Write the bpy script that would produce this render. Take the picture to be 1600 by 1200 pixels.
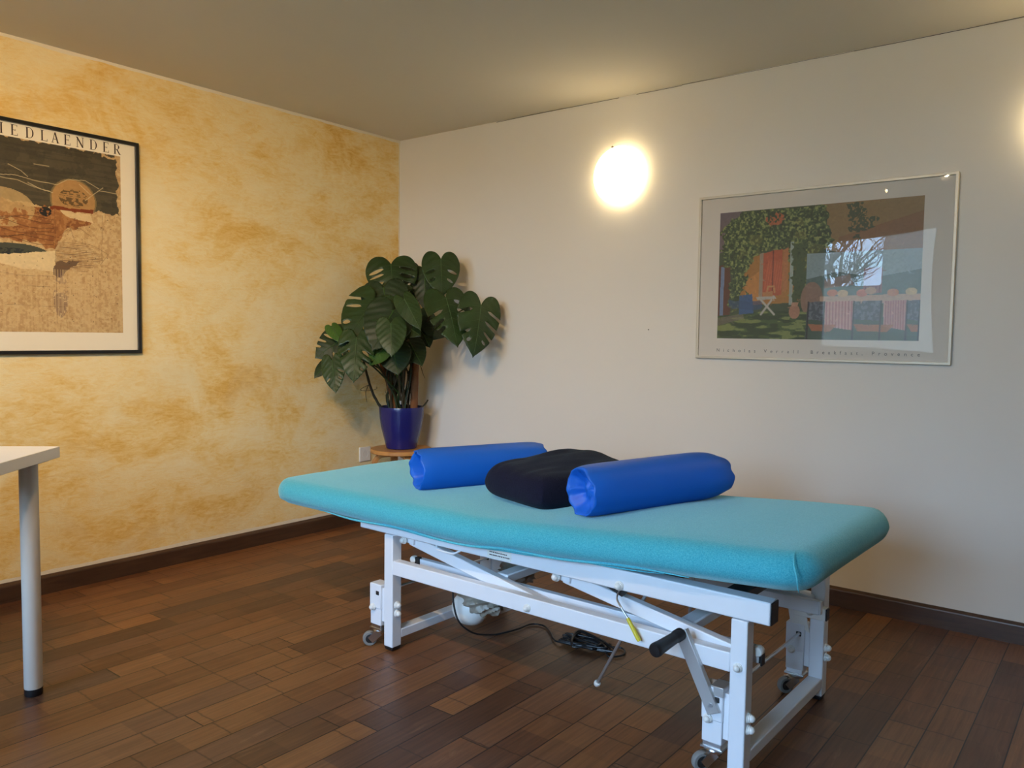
import bpy, bmesh, math, random
import numpy as np
from mathutils import Vector, Matrix, noise as mnoise
from mathutils.geometry import delaunay_2d_cdt

for o in list(bpy.data.objects):
    bpy.data.objects.remove(o)
SC = bpy.context.scene
COL = SC.collection
PI = math.pi

# ------------------------------------------------------------------ camera
CAM = Vector((3.5792, -3.4287, 1.108))
FW = Vector((-0.617321, 0.784355, -0.060844))
RT = Vector((0.785261, 0.619031, 0.012850))
UP = Vector((-0.047743, 0.039846, 0.998065))
FPX = 1251.26
cd = bpy.data.cameras.new('camera')
cd.sensor_fit = 'HORIZONTAL'
cd.sensor_width = 36.0
cd.lens = 36.0 * FPX / 1600.0
cd.clip_start = 0.02
cd.clip_end = 200
cam = bpy.data.objects.new('camera', cd)
COL.objects.link(cam)
cam.matrix_world = Matrix(((RT.x, UP.x, -FW.x, CAM.x), (RT.y, UP.y, -FW.y, CAM.y), (RT.z, UP.z, -FW.z, CAM.z), (0, 0, 0, 1)))
SC.camera = cam

SC.view_settings.view_transform = 'Standard'
SC.view_settings.look = 'None'
SC.view_settings.gamma = 1.0
SC.view_settings.use_curve_mapping = False
SC.view_settings.exposure = 0.0
SC.cycles.use_denoising = True
SC.cycles.max_bounces = 10
SC.cycles.diffuse_bounces = 6
SC.cycles.glossy_bounces = 4
SC.cycles.transparent_max_bounces = 12
SC.cycles.caustics_reflective = False
SC.cycles.caustics_refractive = False
SC.cycles.sample_clamp_indirect = 4.0

# ------------------------------------------------------------------ daylight
W = bpy.data.worlds.new('sky')
SC.world = W
W.use_nodes = True
wt = W.node_tree
wt.nodes.clear()
wo = wt.nodes.new('ShaderNodeOutputWorld')
wb = wt.nodes.new('ShaderNodeBackground')
wtc = wt.nodes.new('ShaderNodeTexCoord')
wsep = wt.nodes.new('ShaderNodeSeparateXYZ')
wr = wt.nodes.new('ShaderNodeValToRGB')
wr.color_ramp.elements[0].position = 0.0
wr.color_ramp.elements[0].color = (0.50, 0.74, 1.0, 1)
wr.color_ramp.elements[1].position = 0.7
wr.color_ramp.elements[1].color = (0.28, 0.55, 1.0, 1)
wt.links.new(wtc.outputs['Generated'], wsep.inputs[0])
wt.links.new(wsep.outputs['Z'], wr.inputs[0])
wt.links.new(wr.outputs[0], wb.inputs[0])
wb.inputs[1].default_value = 26.0
wt.links.new(wb.outputs[0], wo.inputs[0])

RX, RY, RH = 5.4, -4.7, 2.268       # room: x 0..RX, y RY..0
WIN = [(1.00, 2.13, 0.92, 2.12), (2.40, 3.45, 0.25, 2.12)]   # window openings in the rear wall (x0,x1,z0,z1)
for i, (x0, x1, z0, z1) in enumerate(WIN):
    ld = bpy.data.lights.new('window_portal', 'AREA')
    ld.shape = 'RECTANGLE'
    ld.size = x1 - x0
    ld.size_y = z1 - z0
    ld.cycles.is_portal = True
    lo = bpy.data.objects.new('window_portal', ld)
    COL.objects.link(lo)
    lo.location = ((x0 + x1) / 2, RY - 0.02, (z0 + z1) / 2)
    lo.rotation_euler = (PI / 2, 0, 0)      # -Z of the lamp looks towards +Y
sd = bpy.data.lights.new('sun', 'SUN')       # shines over the roof onto the garden side, never into the room
sd.energy = 9.0
sd.angle = 0.01
sd.color = (1.0, 0.93, 0.82)
so = bpy.data.objects.new('sun', sd)
COL.objects.link(so)
so.rotation_euler = Vector((0.35, -0.80, -0.62)).to_track_quat('-Z', 'Y').to_euler()
WARM = (1.0, 0.69, 0.36)
LAMP_STRENGTH = 9.0
SPOT_W = 80.0

# ------------------------------------------------------------------ helpers
def tag(o, label=None, cat=None, group=None, kind=None):
    if label: o['label'] = label
    if cat: o['category'] = cat
    if group: o['group'] = group
    if kind: o['kind'] = kind
    return o

def empty(name, loc=(0, 0, 0), rz=0.0):
    o = bpy.data.objects.new(name, None)
    COL.objects.link(o)
    o.location = loc
    o.rotation_euler = (0, 0, rz)
    o.empty_display_size = 0.05
    return o

def obj(name, bm, mat, parent=None, smooth=False, bevel=0.0, seg=2, angle=40):
    me = bpy.data.meshes.new(name)
    bmesh.ops.recalc_face_normals(bm, faces=bm.faces[:])
    bm.to_mesh(me)
    bm.free()
    if mat is not None:
        me.materials.append(mat)
    o = bpy.data.objects.new(name, me)
    COL.objects.link(o)
    if parent is not None:
        o.parent = parent
    if bevel > 0:
        b = o.modifiers.new('bevel', 'BEVEL')
        b.width = bevel
        b.segments = seg
        b.limit_method = 'ANGLE'
        b.angle_limit = math.radians(35)
        b.harden_normals = False
    if smooth or bevel > 0:
        me.polygons.foreach_set('use_smooth', [True] * len(me.polygons))
        me.set_sharp_from_angle(angle=math.radians(angle))
    return o

def box(bm, x0, x1, y0, y1, z0, z1, M=None):
    vs = [bm.verts.new(M @ Vector(p) if M else p) for p in
          ((x0, y0, z0), (x1, y0, z0), (x1, y1, z0), (x0, y1, z0), (x0, y0, z1), (x1, y0, z1), (x1, y1, z1), (x0, y1, z1))]
    for f in ((0, 3, 2, 1), (4, 5, 6, 7), (0, 1, 5, 4), (1, 2, 6, 5), (2, 3, 7, 6), (3, 0, 4, 7)):
        bm.faces.new([vs[i] for i in f])
    return bm

def frame_from(d, up=Vector((0, 0, 1))):
    d = Vector(d).normalized()
    if abs(d.dot(up)) > 0.98:
        up = Vector((0, 1, 0))
    s = d.cross(up).normalized()
    u = s.cross(d).normalized()
    return d, s, u

def bar(bm, a, b, w, h, up=Vector((0, 0, 1))):
    """rectangular bar from a to b; w across, h along 'up'"""
    a, b = Vector(a), Vector(b)
    d, s, u = frame_from(b - a, Vector(up))
    vs = []
    for p in (a, b):
        for sx, sz in ((-1, -1), (1, -1), (1, 1), (-1, 1)):
            vs.append(bm.verts.new(p + s * sx * w / 2 + u * sz * h / 2))
    for f in ((0, 1, 2, 3), (7, 6, 5, 4), (0, 4, 5, 1), (1, 5, 6, 2), (2, 6, 7, 3), (3, 7, 4, 0)):
        bm.faces.new([vs[i] for i in f])
    return bm

def tube(bm, pts, r, n=10, cap=True, closed=False):
    """swept tube along points; r a number or a list"""
    pts = [Vector(p) for p in pts]
    m = len(pts)
    rs = r if isinstance(r, (list, tuple)) else [r] * m
    prev = None
    rings = []
    for i, p in enumerate(pts):
        if closed:
            t = (pts[(i + 1) % m] - pts[i - 1]).normalized()
        elif i == 0:
            t = (pts[1] - pts[0]).normalized()
        elif i == m - 1:
            t = (pts[-1] - pts[-2]).normalized()
        else:
            t = (pts[i + 1] - pts[i - 1]).normalized()
        if prev is None:
            _, s, u = frame_from(t)
        else:
            s = (prev - t * prev.dot(t)).normalized()
            u = s.cross(t).normalized()
        prev = s
        u = t.cross(s).normalized()
        rings.append([bm.verts.new(p + (s * math.cos(2 * PI * k / n) + u * math.sin(2 * PI * k / n)) * rs[i]) for k in range(n)])
    rng = range(m if closed else m - 1)
    for i in rng:
        A, B = rings[i], rings[(i + 1) % m]
        for k in range(n):
            bm.faces.new((A[k], A[(k + 1) % n], B[(k + 1) % n], B[k]))
    if cap and not closed:
        bm.faces.new(list(reversed(rings[0])))
        bm.faces.new(rings[-1])
    return bm

def lathe(bm, prof, n=32, M=None, z_axis=True):
    """prof: list of (r, z); revolve round local Z, M places it"""
    rings = []
    for r, z in prof:
        if r < 1e-6:
            v = bm.verts.new(M @ Vector((0, 0, z)) if M else (0, 0, z))
            rings.append([v])
        else:
            rings.append([bm.verts.new((M @ Vector(p)) if M else p) for p in
                          [Vector((r * math.cos(2 * PI * k / n), r * math.sin(2 * PI * k / n), z)) for k in range(n)]])
    for A, B in zip(rings, rings[1:]):
        for k in range(n):
            a = A[k % len(A)]; b = A[(k + 1) % len(A)]
            c = B[(k + 1) % len(B)]; d = B[k % len(B)]
            fs = []
            for v in (a, b, c, d):
                if v not in fs: fs.append(v)
            if len(fs) >= 3:
                bm.faces.new(fs)
    return bm

def place(loc, direction=(0, 0, 1)):
    """matrix whose local Z looks along direction"""
    return Matrix.Translation(Vector(loc)) @ Vector(direction).to_track_quat('Z', 'Y').to_matrix().to_4x4()

def smooth_path(pts, n=6, closed=False):
    """Catmull-Rom through 3D points"""
    P = [Vector(p) for p in pts]
    out = []
    m = len(P)
    for i in range(m if closed else m - 1):
        if closed:
            a, b, c, d = P[i - 1], P[i], P[(i + 1) % m], P[(i + 2) % m]
        else:
            a = P[max(i - 1, 0)]; b = P[i]; c = P[i + 1]; d = P[min(i + 2, m - 1)]
        for k in range(n):
            t = k / n
            out.append(0.5 * ((2 * b) + (c - a) * t + (2 * a - 5 * b + 4 * c - d) * t * t + (3 * b - a - 3 * c + d) * t ** 3))
    if not closed:
        out.append(P[-1])
    return out

# ------------------------------------------------------------------ materials
class NT:
    def __init__(self, name):
        self.m = bpy.data.materials.new(name)
        self.m.use_nodes = True
        self.t = self.m.node_tree
        self.t.nodes.clear()
        self.out = self.n('ShaderNodeOutputMaterial')
    def n(self, typ, **kw):
        nd = self.t.nodes.new(typ)
        for k, v in kw.items():
            setattr(nd, k, v)
        return nd
    def l(self, a, b):
        self.t.links.new(a, b)
    def val(self, x, sock):
        if hasattr(x, 'is_output') or hasattr(x, 'links'):
            self.l(x, sock)
        else:
            sock.default_value = x
    def math(self, op, a, b=0.0, c=None, clamp=False):
        nd = self.n('ShaderNodeMath', operation=op)
        nd.use_clamp = clamp
        self.val(a, nd.inputs[0]); self.val(b, nd.inputs[1])
        if c is not None: self.val(c, nd.inputs[2])
        return nd.outputs[0]
    def ramp(self, fac, stops, interp='LINEAR'):
        nd = self.n('ShaderNodeValToRGB')
        cr = nd.color_ramp
        cr.interpolation = interp
        while len(cr.elements) < len(stops): cr.elements.new(0.5)
        for e, (p, c) in zip(cr.elements, stops):
            e.position = p
            e.color = (*c, 1) if len(c) == 3 else c
        self.l(fac, nd.inputs[0])
        return nd.outputs[0]
    def mix(self, fac, a, b, typ='MIX'):
        nd = self.n('ShaderNodeMix', data_type='RGBA', blend_type=typ)
        self.val(fac, nd.inputs[0])
        for x, s in ((a, nd.inputs[6]), (b, nd.inputs[7])):
            if isinstance(x, tuple): s.default_value = (*x, 1)
            else: self.l(x, s)
        return nd.outputs[2]
    def noise(self, vec, scale, detail=3, rough=.5, dist=0.0):
        nd = self.n('ShaderNodeTexNoise')
        nd.inputs['Scale'].default_value = scale
        nd.inputs['Detail'].default_value = detail
        nd.inputs['Roughness'].default_value = rough
        nd.inputs['Distortion'].default_value = dist
        if vec is not None: self.l(vec, nd.inputs['Vector'])
        return nd.outputs['Fac']
    def coord(self, which='Object', scale=(1, 1, 1), loc=(0, 0, 0)):
        tc = self.n('ShaderNodeTexCoord')
        mp = self.n('ShaderNodeMapping')
        mp.inputs['Scale'].default_value = scale
        mp.inputs['Location'].default_value = loc
        self.l(tc.outputs[which], mp.inputs[0])
        return mp.outputs[0]
    def bump(self, h, strength=.3, dist=.002):
        nd = self.n('ShaderNodeBump')
        nd.inputs['Strength'].default_value = strength
        nd.inputs['Distance'].default_value = dist
        self.l(h, nd.inputs['Height'])
        return nd.outputs[0]
    def bsdf(self, color, rough=.5, metal=0.0, normal=None, spec=.5, sheen=0.0, sheen_tint=None, coat=0.0, coat_rough=.1):
        b = self.n('ShaderNodeBsdfPrincipled')
        if isinstance(color, tuple): b.inputs['Base Color'].default_value = (*color, 1)
        else: self.l(color, b.inputs['Base Color'])
        self.val(rough, b.inputs['Roughness'])
        b.inputs['Metallic'].default_value = metal
        b.inputs['Specular IOR Level'].default_value = spec
        b.inputs['Sheen Weight'].default_value = sheen
        if sheen_tint: b.inputs['Sheen Tint'].default_value = (*sheen_tint, 1)
        b.inputs['Coat Weight'].default_value = coat
        b.inputs['Coat Roughness'].default_value = coat_rough
        if normal is not None: self.l(normal, b.inputs['Normal'])
        self.l(b.outputs[0], self.out.inputs[0])
        return self.m

def simple(name, color, rough=.5, metal=0.0, spec=.5, bump=0.0, bscale=60, coat=0.0, var=0.06):
    n = NT(name)
    v = n.coord()
    f = n.noise(v, 9, 3)
    c2 = tuple(min(1, c * (1 + var)) for c in color)
    c1 = tuple(c * (1 - var) for c in color)
    col = n.ramp(f, [(.3, c1), (.7, c2)])
    nm = n.bump(n.noise(v, bscale, 3), bump, .001) if bump else None
    return n.bsdf(col, rough, metal, nm, spec, coat=coat)

def m_white_wall(name, col):
    n = NT(name)
    v = n.coord()
    f = n.noise(v, 1.6, 4)
    c = n.ramp(f, [(.3, tuple(x * .975 for x in col)), (.7, col)])
    h = n.math('ADD', n.noise(v, 35, 4), n.math('MULTIPLY', n.noise(v, 4, 2), 2.0))
    return n.bsdf(c, .85, normal=n.bump(h, .12, .004), spec=.25)

def m_yellow_wall():
    n = NT('rag rolled ochre plaster')
    v = n.coord('Object', (1, 1, 1.9))
    v2 = n.coord('Object', (1, 1, 1.5), (3, 7, 5))
    vs = n.coord('Object', (1, 1, 3.2), (0, 2, 9))
    a = n.noise(v, 1.15, 6, .58, .55)
    b = n.noise(v2, 2.4, 9, .68, 1.1)
    s = n.noise(vs, 13, 9, .72, 1.6)
    t = n.math('ADD', n.math('MULTIPLY', a, .34), n.math('ADD', n.math('MULTIPLY', b, .38), n.math('MULTIPLY', s, .28)))
    col = n.ramp(t, [(.40, (.86, .73, .45)), (.47, (.84, .67, .35)), (.525, (.81, .585, .24)), (.575, (.75, .47, .13)), (.64, (.63, .33, .05))])
    # pale scrubbed clouds
    w = n.noise(n.coord('Object', (1, 1, 1.3), (9, 1, 2)), 2.1, 7, .6, .8)
    col = n.mix(n.math('MULTIPLY', n.math('SUBTRACT', w, .52), 3.2, clamp=True), col, (.80, .70, .44))
    # unpainted edge band along ceiling, baseboard and corner
    tc = n.n('ShaderNodeTexCoord'); sp = n.n('ShaderNodeSeparateXYZ'); n.l(tc.outputs['Object'], sp.inputs[0])
    wob = n.math('MULTIPLY', n.math('SUBTRACT', n.noise(n.coord('Object', (1, 1, 1)), 7, 4), .5), .018)
    top = n.math('GREATER_THAN', n.math('ADD', sp.outputs['Z'], wob), RH - .014)
    bot = n.math('LESS_THAN', n.math('ADD', sp.outputs['Z'], wob), .079 + .016)
    cor = n.math('GREATER_THAN', n.math('ADD', sp.outputs['Y'], wob), -.012)
    msk = n.math('MAXIMUM', n.math('MAXIMUM', top, bot), cor)
    col = n.mix(msk, col, (.80, .72, .58))
    h = n.math('ADD', n.math('MULTIPLY', s, 1.5), n.noise(vs, 60, 4, .7))
    return n.bsdf(col, .72, normal=n.bump(h, .35, .005), spec=.3)

def m_floor():
    n = NT('dark bamboo parquet')
    tc = n.n('ShaderNodeTexCoord'); sp = n.n('ShaderNodeSeparateXYZ'); n.l(tc.outputs['Object'], sp.inputs[0])
    X, Y = sp.outputs['X'], sp.outputs['Y']
    PW, BL = .0993, .95
    u = n.math('DIVIDE', n.math('SUBTRACT', X, 2.945 - PW * 40), PW)
    row = n.math('FLOOR', u); fu = n.math('FRACT', u)
    def wn(a, b=None, seed=0.0):
        nd = n.n('ShaderNodeTexWhiteNoise', noise_dimensions='3D')
        cb = n.n('ShaderNodeCombineXYZ')
        n.l(a, cb.inputs[0])
        if b is not None: n.l(b, cb.inputs[1])
        cb.inputs[2].default_value = seed
        n.l(cb.outputs[0], nd.inputs[0])
        return nd.outputs[0]
    v = n.math('ADD', n.math('DIVIDE', Y, BL), n.math('MULTIPLY', wn(row, None, 3.3), 5.0))
    brd = n.math('FLOOR', v); fv = n.math('FRACT', v)
    NL = .235
    w = n.math('ADD', n.math('DIVIDE', Y, NL), n.math('MULTIPLY', wn(row, brd, 8.1), 7.0))
    seg = n.math('FLOOR', w); fw_ = n.math('FRACT', w)
    r1 = wn(row, brd, 1.7)
    r2 = wn(row, seg, 5.9)
    base = n.ramp(r1, [(0, (.085, .042, .023)), (.22, (.150, .066, .028)), (.45, (.200, .092, .036)), (.7, (.250, .120, .046)), (.87, (.160, .080, .042)), (1, (.090, .050, .034))])
    base = n.mix(n.math('MULTIPLY', n.math('SUBTRACT', r2, .45), .55, clamp=True), base, (.300, .150, .055))
    base = n.mix(n.math('MULTIPLY', n.math('SUBTRACT', .3, r2), 1.3, clamp=True), base, (.075, .038, .022))
    # grain along the boards, shifted per board
    sh = n.math('MULTIPLY', r1, 17.0)
    cb = n.n('ShaderNodeCombineXYZ')
    n.l(n.math('MULTIPLY', X, 60.0), cb.inputs[0]); n.l(n.math('ADD', n.math('MULTIPLY', Y, 2.4), sh), cb.inputs[1])
    gr = n.noise(cb.outputs[0], 1.6, 6, .62, .3)
    cb2 = n.n('ShaderNodeCombineXYZ')
    n.l(n.math('MULTIPLY', X, 16.0), cb2.inputs[0]); n.l(n.math('ADD', n.math('MULTIPLY', Y, 2.0), sh), cb2.inputs[1])
    st = n.noise(cb2.outputs[0], 1.5, 7, .7, .5)
    base = n.mix(.55, base, n.ramp(gr, [(.25, (.18, .17, .16)), (.5, (.5, .5, .5)), (.78, (.88, .86, .82))]), 'OVERLAY')
    base = n.mix(n.math('MULTIPLY', n.math('SUBTRACT', st, .60), 4.2, clamp=True), base, (.34, .21, .12))
    # scuffs
    sc = n.noise(n.coord('Object', (9, 2.2, 1)), 1.1, 8, .72, 1.2)
    base = n.mix(n.math('MULTIPLY', n.math('SUBTRACT', sc, .61), 1.8, clamp=True), base, (.22, .15, .105))
    # nodes of the bamboo: a fine ridge across the board
    jit = n.math('MULTIPLY', n.math('SUBTRACT', n.noise(n.coord('Object', (14, 4, 1)), 3, 3), .5), .045)
    dn = n.math('ABSOLUTE', n.math('SUBTRACT', n.math('ADD', fw_, jit), .5))
    nd_m = n.math('SUBTRACT', 1.0, n.math('DIVIDE', dn, .018), clamp=True)
    keep = n.math('GREATER_THAN', wn(row, seg, 9.4), .30)
    nd_m = n.math('MULTIPLY', n.math('MULTIPLY', nd_m, keep), .75)
    base = n.mix(nd_m, base, (.035, .018, .010))
    # gaps
    ex = n.math('MINIMUM', fu, n.math('SUBTRACT', 1.0, fu))
    ey = n.math('MINIMUM', fv, n.math('SUBTRACT', 1.0, fv))
    gx = n.math('LESS_THAN', ex, .0017 / PW)
    gy = n.math('LESS_THAN', ey, .0017 / BL)
    gap = n.math('MAXIMUM', gx, gy)
    base = n.mix(1.0, base, (.88, .76, .70), 'MULTIPLY')
    base = n.mix(n.math('MULTIPLY', gap, .96), base, (.008, .005, .004))
    h = n.math('SUBTRACT', n.math('MULTIPLY', gr, .12), n.math('ADD', gap, n.math('MULTIPLY', nd_m, .25)))
    rough = n.math('ADD', n.math('MULTIPLY', sc, .22), .27)
    return n.bsdf(base, rough, normal=n.bump(h, .35, .0012), spec=.42)

def m_terry(name, c1, c2, sh=.35):
    n = NT(name)
    v = n.coord()
    f = n.noise(v, 260, 2, .6)
    c = n.ramp(f, [(.32, c1), (.68, c2)])
    c = n.mix(.25, c, n.ramp(n.noise(v, 700, 1), [(.4, tuple(x * .7 for x in c1)), (.6, tuple(min(1, x * 1.25) for x in c2))]))
    h = n.math('ADD', f, n.math('MULTIPLY', n.noise(v, 25, 3), .5))
    return n.bsdf(c, .95, normal=n.bump(h, .5, .003), spec=.1, sheen=sh, sheen_tint=(.7, .95, .95))

def m_vinyl(name, c):
    n = NT(name)
    v = n.coord()
    h = n.math('ADD', n.math('MULTIPLY', n.noise(v, 420, 2), .25), n.noise(v, 7, 3))
    return n.bsdf(n.ramp(n.noise(v, 3), [(.3, tuple(x * .93 for x in c)), (.7, c)]), .46, normal=n.bump(h, .16, .004), spec=.4)

def m_leaf(name, c1, c2):
    n = NT(name)
    v = n.coord()
    c = n.ramp(n.noise(v, 11, 4), [(.3, c1), (.72, c2)])
    b = n.noise(v, 45, 3)
    m = n.bsdf(c, .46, normal=n.bump(b, .12, .002), spec=.45)
    return m

def m_glass(name, ior=1.49, tint=(1, 1, 1)):
    n = NT(name)
    tr = n.n('ShaderNodeBsdfTransparent'); tr.inputs[0].default_value = (*tint, 1)
    gl = n.n('ShaderNodeBsdfGlossy'); gl.inputs['Roughness'].default_value = .0
    gl.inputs['Color'].default_value = (1, 1, 1, 1)
    fr = n.n('ShaderNodeFresnel'); fr.inputs[0].default_value = ior
    mx = n.n('ShaderNodeMixShader')
    n.l(fr.outputs[0], mx.inputs[0]); n.l(tr.outputs[0], mx.inputs[1]); n.l(gl.outputs[0], mx.inputs[2])
    n.l(mx.outputs[0], n.out.inputs[0])
    return n.m

def m_emit(name, col, s):
    n = NT(name)
    e = n.n('ShaderNodeEmission')
    e.inputs[0].default_value = (*col, 1); e.inputs[1].default_value = s
    n.l(e.outputs[0], n.out.inputs[0])
    return n.m

def m_print(name, rough=.5):
    n = NT(name)
    a = n.n('ShaderNodeVertexColor'); a.layer_name = 'ink'
    return n.bsdf(a.outputs[0], rough, spec=.3)

def m_wood(name, c1, c2, scale=(2, 30, 30)):
    n = NT(name)
    v = n.coord('Object', scale)
    c = n.ramp(n.noise(v, 1.5, 6, .6, .6), [(.3, c1), (.7, c2)])
    return n.bsdf(c, .4, normal=n.bump(n.noise(v, 4, 4), .08, .001))

M = dict(
    wall=m_white_wall('matt white wall paint', (.77, .735, .675)),
    ceil=m_white_wall('matt ceiling paint', (.74, .70, .62)),
    yellow=m_yellow_wall(),
    floor=m_floor(),
    base=m_wood('dark stained baseboard', (.040, .018, .009), (.075, .036, .018), (3, 3, 30)),
    steel=simple('white powder coated steel', (.78, .80, .83), .32, spec=.5, var=.02),
    steel2=simple('cream white plastic', (.78, .77, .72), .35, var=.02),
    black=simple('black plastic', (.012, .012, .013), .38),
    chrome=simple('brushed zinc', (.62, .63, .64), .28, 1.0, var=.12),
    alu=simple('dull aluminium bar', (.60, .60, .59), .42, .85, var=.06),
    rubber=simple('grey rubber tyre', (.22, .215, .20), .6),
    terry=m_terry('turquoise terry cloth', (.028, .32, .42), (.088, .45, .53), .6),
    hem=m_terry('turquoise hem', (.045, .38, .49), (.12, .53, .62)),
    vinyl=m_vinyl('royal blue vinyl', (.006, .115, .56)),
    navy=m_terry('navy fleece', (.0055, .0058, .016), (.012, .012, .030), .05),
    pot=simple('cobalt glazed plastic', (.013, .015, .13), .22, spec=.5),
    soil=simple('potting soil', (.02, .012, .007), .95, bump=.8, bscale=90, var=.3),
    leaf=m_leaf('dark monstera leaf', (.012, .032, .006), (.024, .053, .010)),
    leafy=m_leaf('young monstera leaf', (.032, .085, .011), (.050, .115, .016)),
    leafd=m_leaf('deep green monstera leaf', (.008, .022, .006), (.015, .034, .009)),
    rib=simple('pale green leaf rib', (.050, .095, .028), .5),
    stem=simple('woody plant stem', (.045, .035, .015), .75, bump=.6, bscale=70, var=.35),
    pole=simple('coir plant pole', (.20, .075, .025), .95, bump=.9, bscale=120, var=.3),
    stool=m_wood('honey birch plywood', (.44, .20, .055), (.58, .28, .085), (8, 8, 2)),
    blackframe=simple('black lacquered frame', (.010, .009, .008), .3, coat=.3),
    silver=simple('champagne aluminium frame', (.62, .57, .47), .42, .2, var=.03),
    mat_left=simple('cream poster paper', (.82, .74, .58), .6, var=.01),
    mat_right=simple('ivory mount board', (.78, .70, .60), .6, var=.01),
    ink=simple('brown black printing ink', (.045, .025, .018), .6),
    inkgrey=simple('grey printing ink', (.16, .14, .12), .6),
    prnt=m_print('printed picture ink'),
    acryl=m_glass('clear acrylic glazing', 1.40),
    glass=m_glass('window glass', 1.45),
    tablew=simple('white table laminate', (.82, .80, .76), .35, var=.01),
    legw=simple('warm grey painted tube', (.66, .60, .52), .4, var=.03),
    lamp=m_emit('glowing opal glass', (1.0, .77, .42), LAMP_STRENGTH),
    bulb=m_emit('glowing spotlight bulb', (1.0, .78, .48), 90.0),
    metalw=simple('satin nickel', (.65, .62, .57), .3, 1.0),
    socket=simple('white socket plastic', (.74, .72, .66), .35, var=.01),
    dark=simple('dark opening', (.015, .012, .010), .6),
    yel=simple('yellow rubber grip', (.62, .52, .03), .42),
    fabricbag=simple('crumpled translucent film', (.30, .265, .21), .4, bump=.6, bscale=25, var=.15),
    winframe=simple('white window frame', (.75, .74, .72), .4, var=.01),
    bark=simple('grey brown bark', (.20, .155, .12), .9, var=.3),
    render=simple('pale rendered masonry', (.58, .56, .52), .9, var=.2),
    grass=simple('dull winter lawn', (.12, .15, .06), .95, var=.3),
)

# ------------------------------------------------------------------ room shell
def structure(name, bm, mat, parent=None, **k):
    o = obj(name, bm, mat, parent, **k)
    if parent is None: o['kind'] = 'structure'
    return o
T = .20
structure('floor', box(bmesh.new(), -T, RX + T, RY - T, T, -.12, 0), M['floor'])
structure('ceiling', box(bmesh.new(), -T, RX + T, RY - T, T, RH, RH + .15), M['ceil'])
structure('wall_left', box(bmesh.new(), -T, 0, RY, 0, 0, RH), M['yellow'])
structure('wall_front', box(bmesh.new(), -T, RX + T, 0, T, 0, RH), M['wall'])
structure('wall_right', box(bmesh.new(), RX, RX + T, RY, 0, 0, RH), M['wall'])
bm = bmesh.new()
xs = [-T, WIN[0][0], WIN[0][1], WIN[1][0], WIN[1][1], RX + T]
for a, b in ((0, 1), (2, 3), (4, 5)):
    box(bm, xs[a], xs[b], RY - T, RY, 0, RH)
for x0, x1, z0, z1 in WIN:
    box(bm, x0, x1, RY - T, RY, 0, z0)
    box(bm, x0, x1, RY - T, RY, z1, RH)
structure('wall_back', bm, M['wall'])
for i, (x0, x1, z0, z1) in enumerate(WIN):
    w = empty('window_%d' % (i + 1), ((x0 + x1) / 2, RY - .1, z0))
    w['kind'] = 'structure'
    hw, hh = (x1 - x0) / 2, z1 - z0
    bm = bmesh.new(); f = .055
    box(bm, -hw, -hw + f, -.03, .03, 0, hh); box(bm, hw - f, hw, -.03, .03, 0, hh)
    box(bm, -hw + f, hw - f, -.03, .03, 0, f); box(bm, -hw + f, hw - f, -.03, .03, hh - f, hh)
    if i == 1: box(bm, -.03, .03, -.03, .03, f, hh - f)
    obj('window_frame', bm, M['winframe'], w, bevel=.004)
    bm = bmesh.new(); box(bm, -hw + f, hw - f, -.003, .003, f, hh - f)
    obj('window_pane', bm, M['glass'], w)
    bm = bmesh.new(); box(bm, -hw, hw, .035, .13, -.0, .02)
    obj('window_sill', bm, M['winframe'], w, bevel=.004)

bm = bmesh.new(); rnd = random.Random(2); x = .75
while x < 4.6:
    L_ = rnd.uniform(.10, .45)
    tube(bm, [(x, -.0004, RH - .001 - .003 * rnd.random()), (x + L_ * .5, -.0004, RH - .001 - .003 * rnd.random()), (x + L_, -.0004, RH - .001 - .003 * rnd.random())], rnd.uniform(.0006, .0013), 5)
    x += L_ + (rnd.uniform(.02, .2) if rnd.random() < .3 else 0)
structure('ceiling_crack_1', bm, M['dark'])  # thin dark tubes draw the broken crack along the ceiling joint

def baseboard(name, a, b, nrm):
    """skirting with a chamfered upper lip from a to b; nrm points into the room"""
    a, b, nrm = Vector((*a, 0)), Vector((*b, 0)), Vector((*nrm, 0))
    prof = [(0, 0), (.018, 0), (.018, .066), (.0165, .071), (.004, .0785), (0, .079)]
    bm = bmesh.new()
    A = [bm.verts.new(a + nrm * t + Vector((0, 0, z))) for t, z in prof]
    B = [bm.verts.new(b + nrm * t + Vector((0, 0, z))) for t, z in prof]
    for k in range(len(prof)):
        j = (k + 1) % len(prof)
        bm.faces.new((A[k], A[j], B[j], B[k]))
    bm.faces.new(A); bm.faces.new(list(reversed(B)))
    structure(name, bm, M['base'])
baseboard('baseboard_left', (0, RY), (0, -.0), (1, 0))
baseboard('baseboard_front', (.018, 0), (RX, 0), (0, -1))
baseboard('baseboard_right', (RX, -.018), (RX, RY), (-1, 0))
baseboard('baseboard_back', (RX - .018, RY), (.018, RY), (0, 1))

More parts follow.
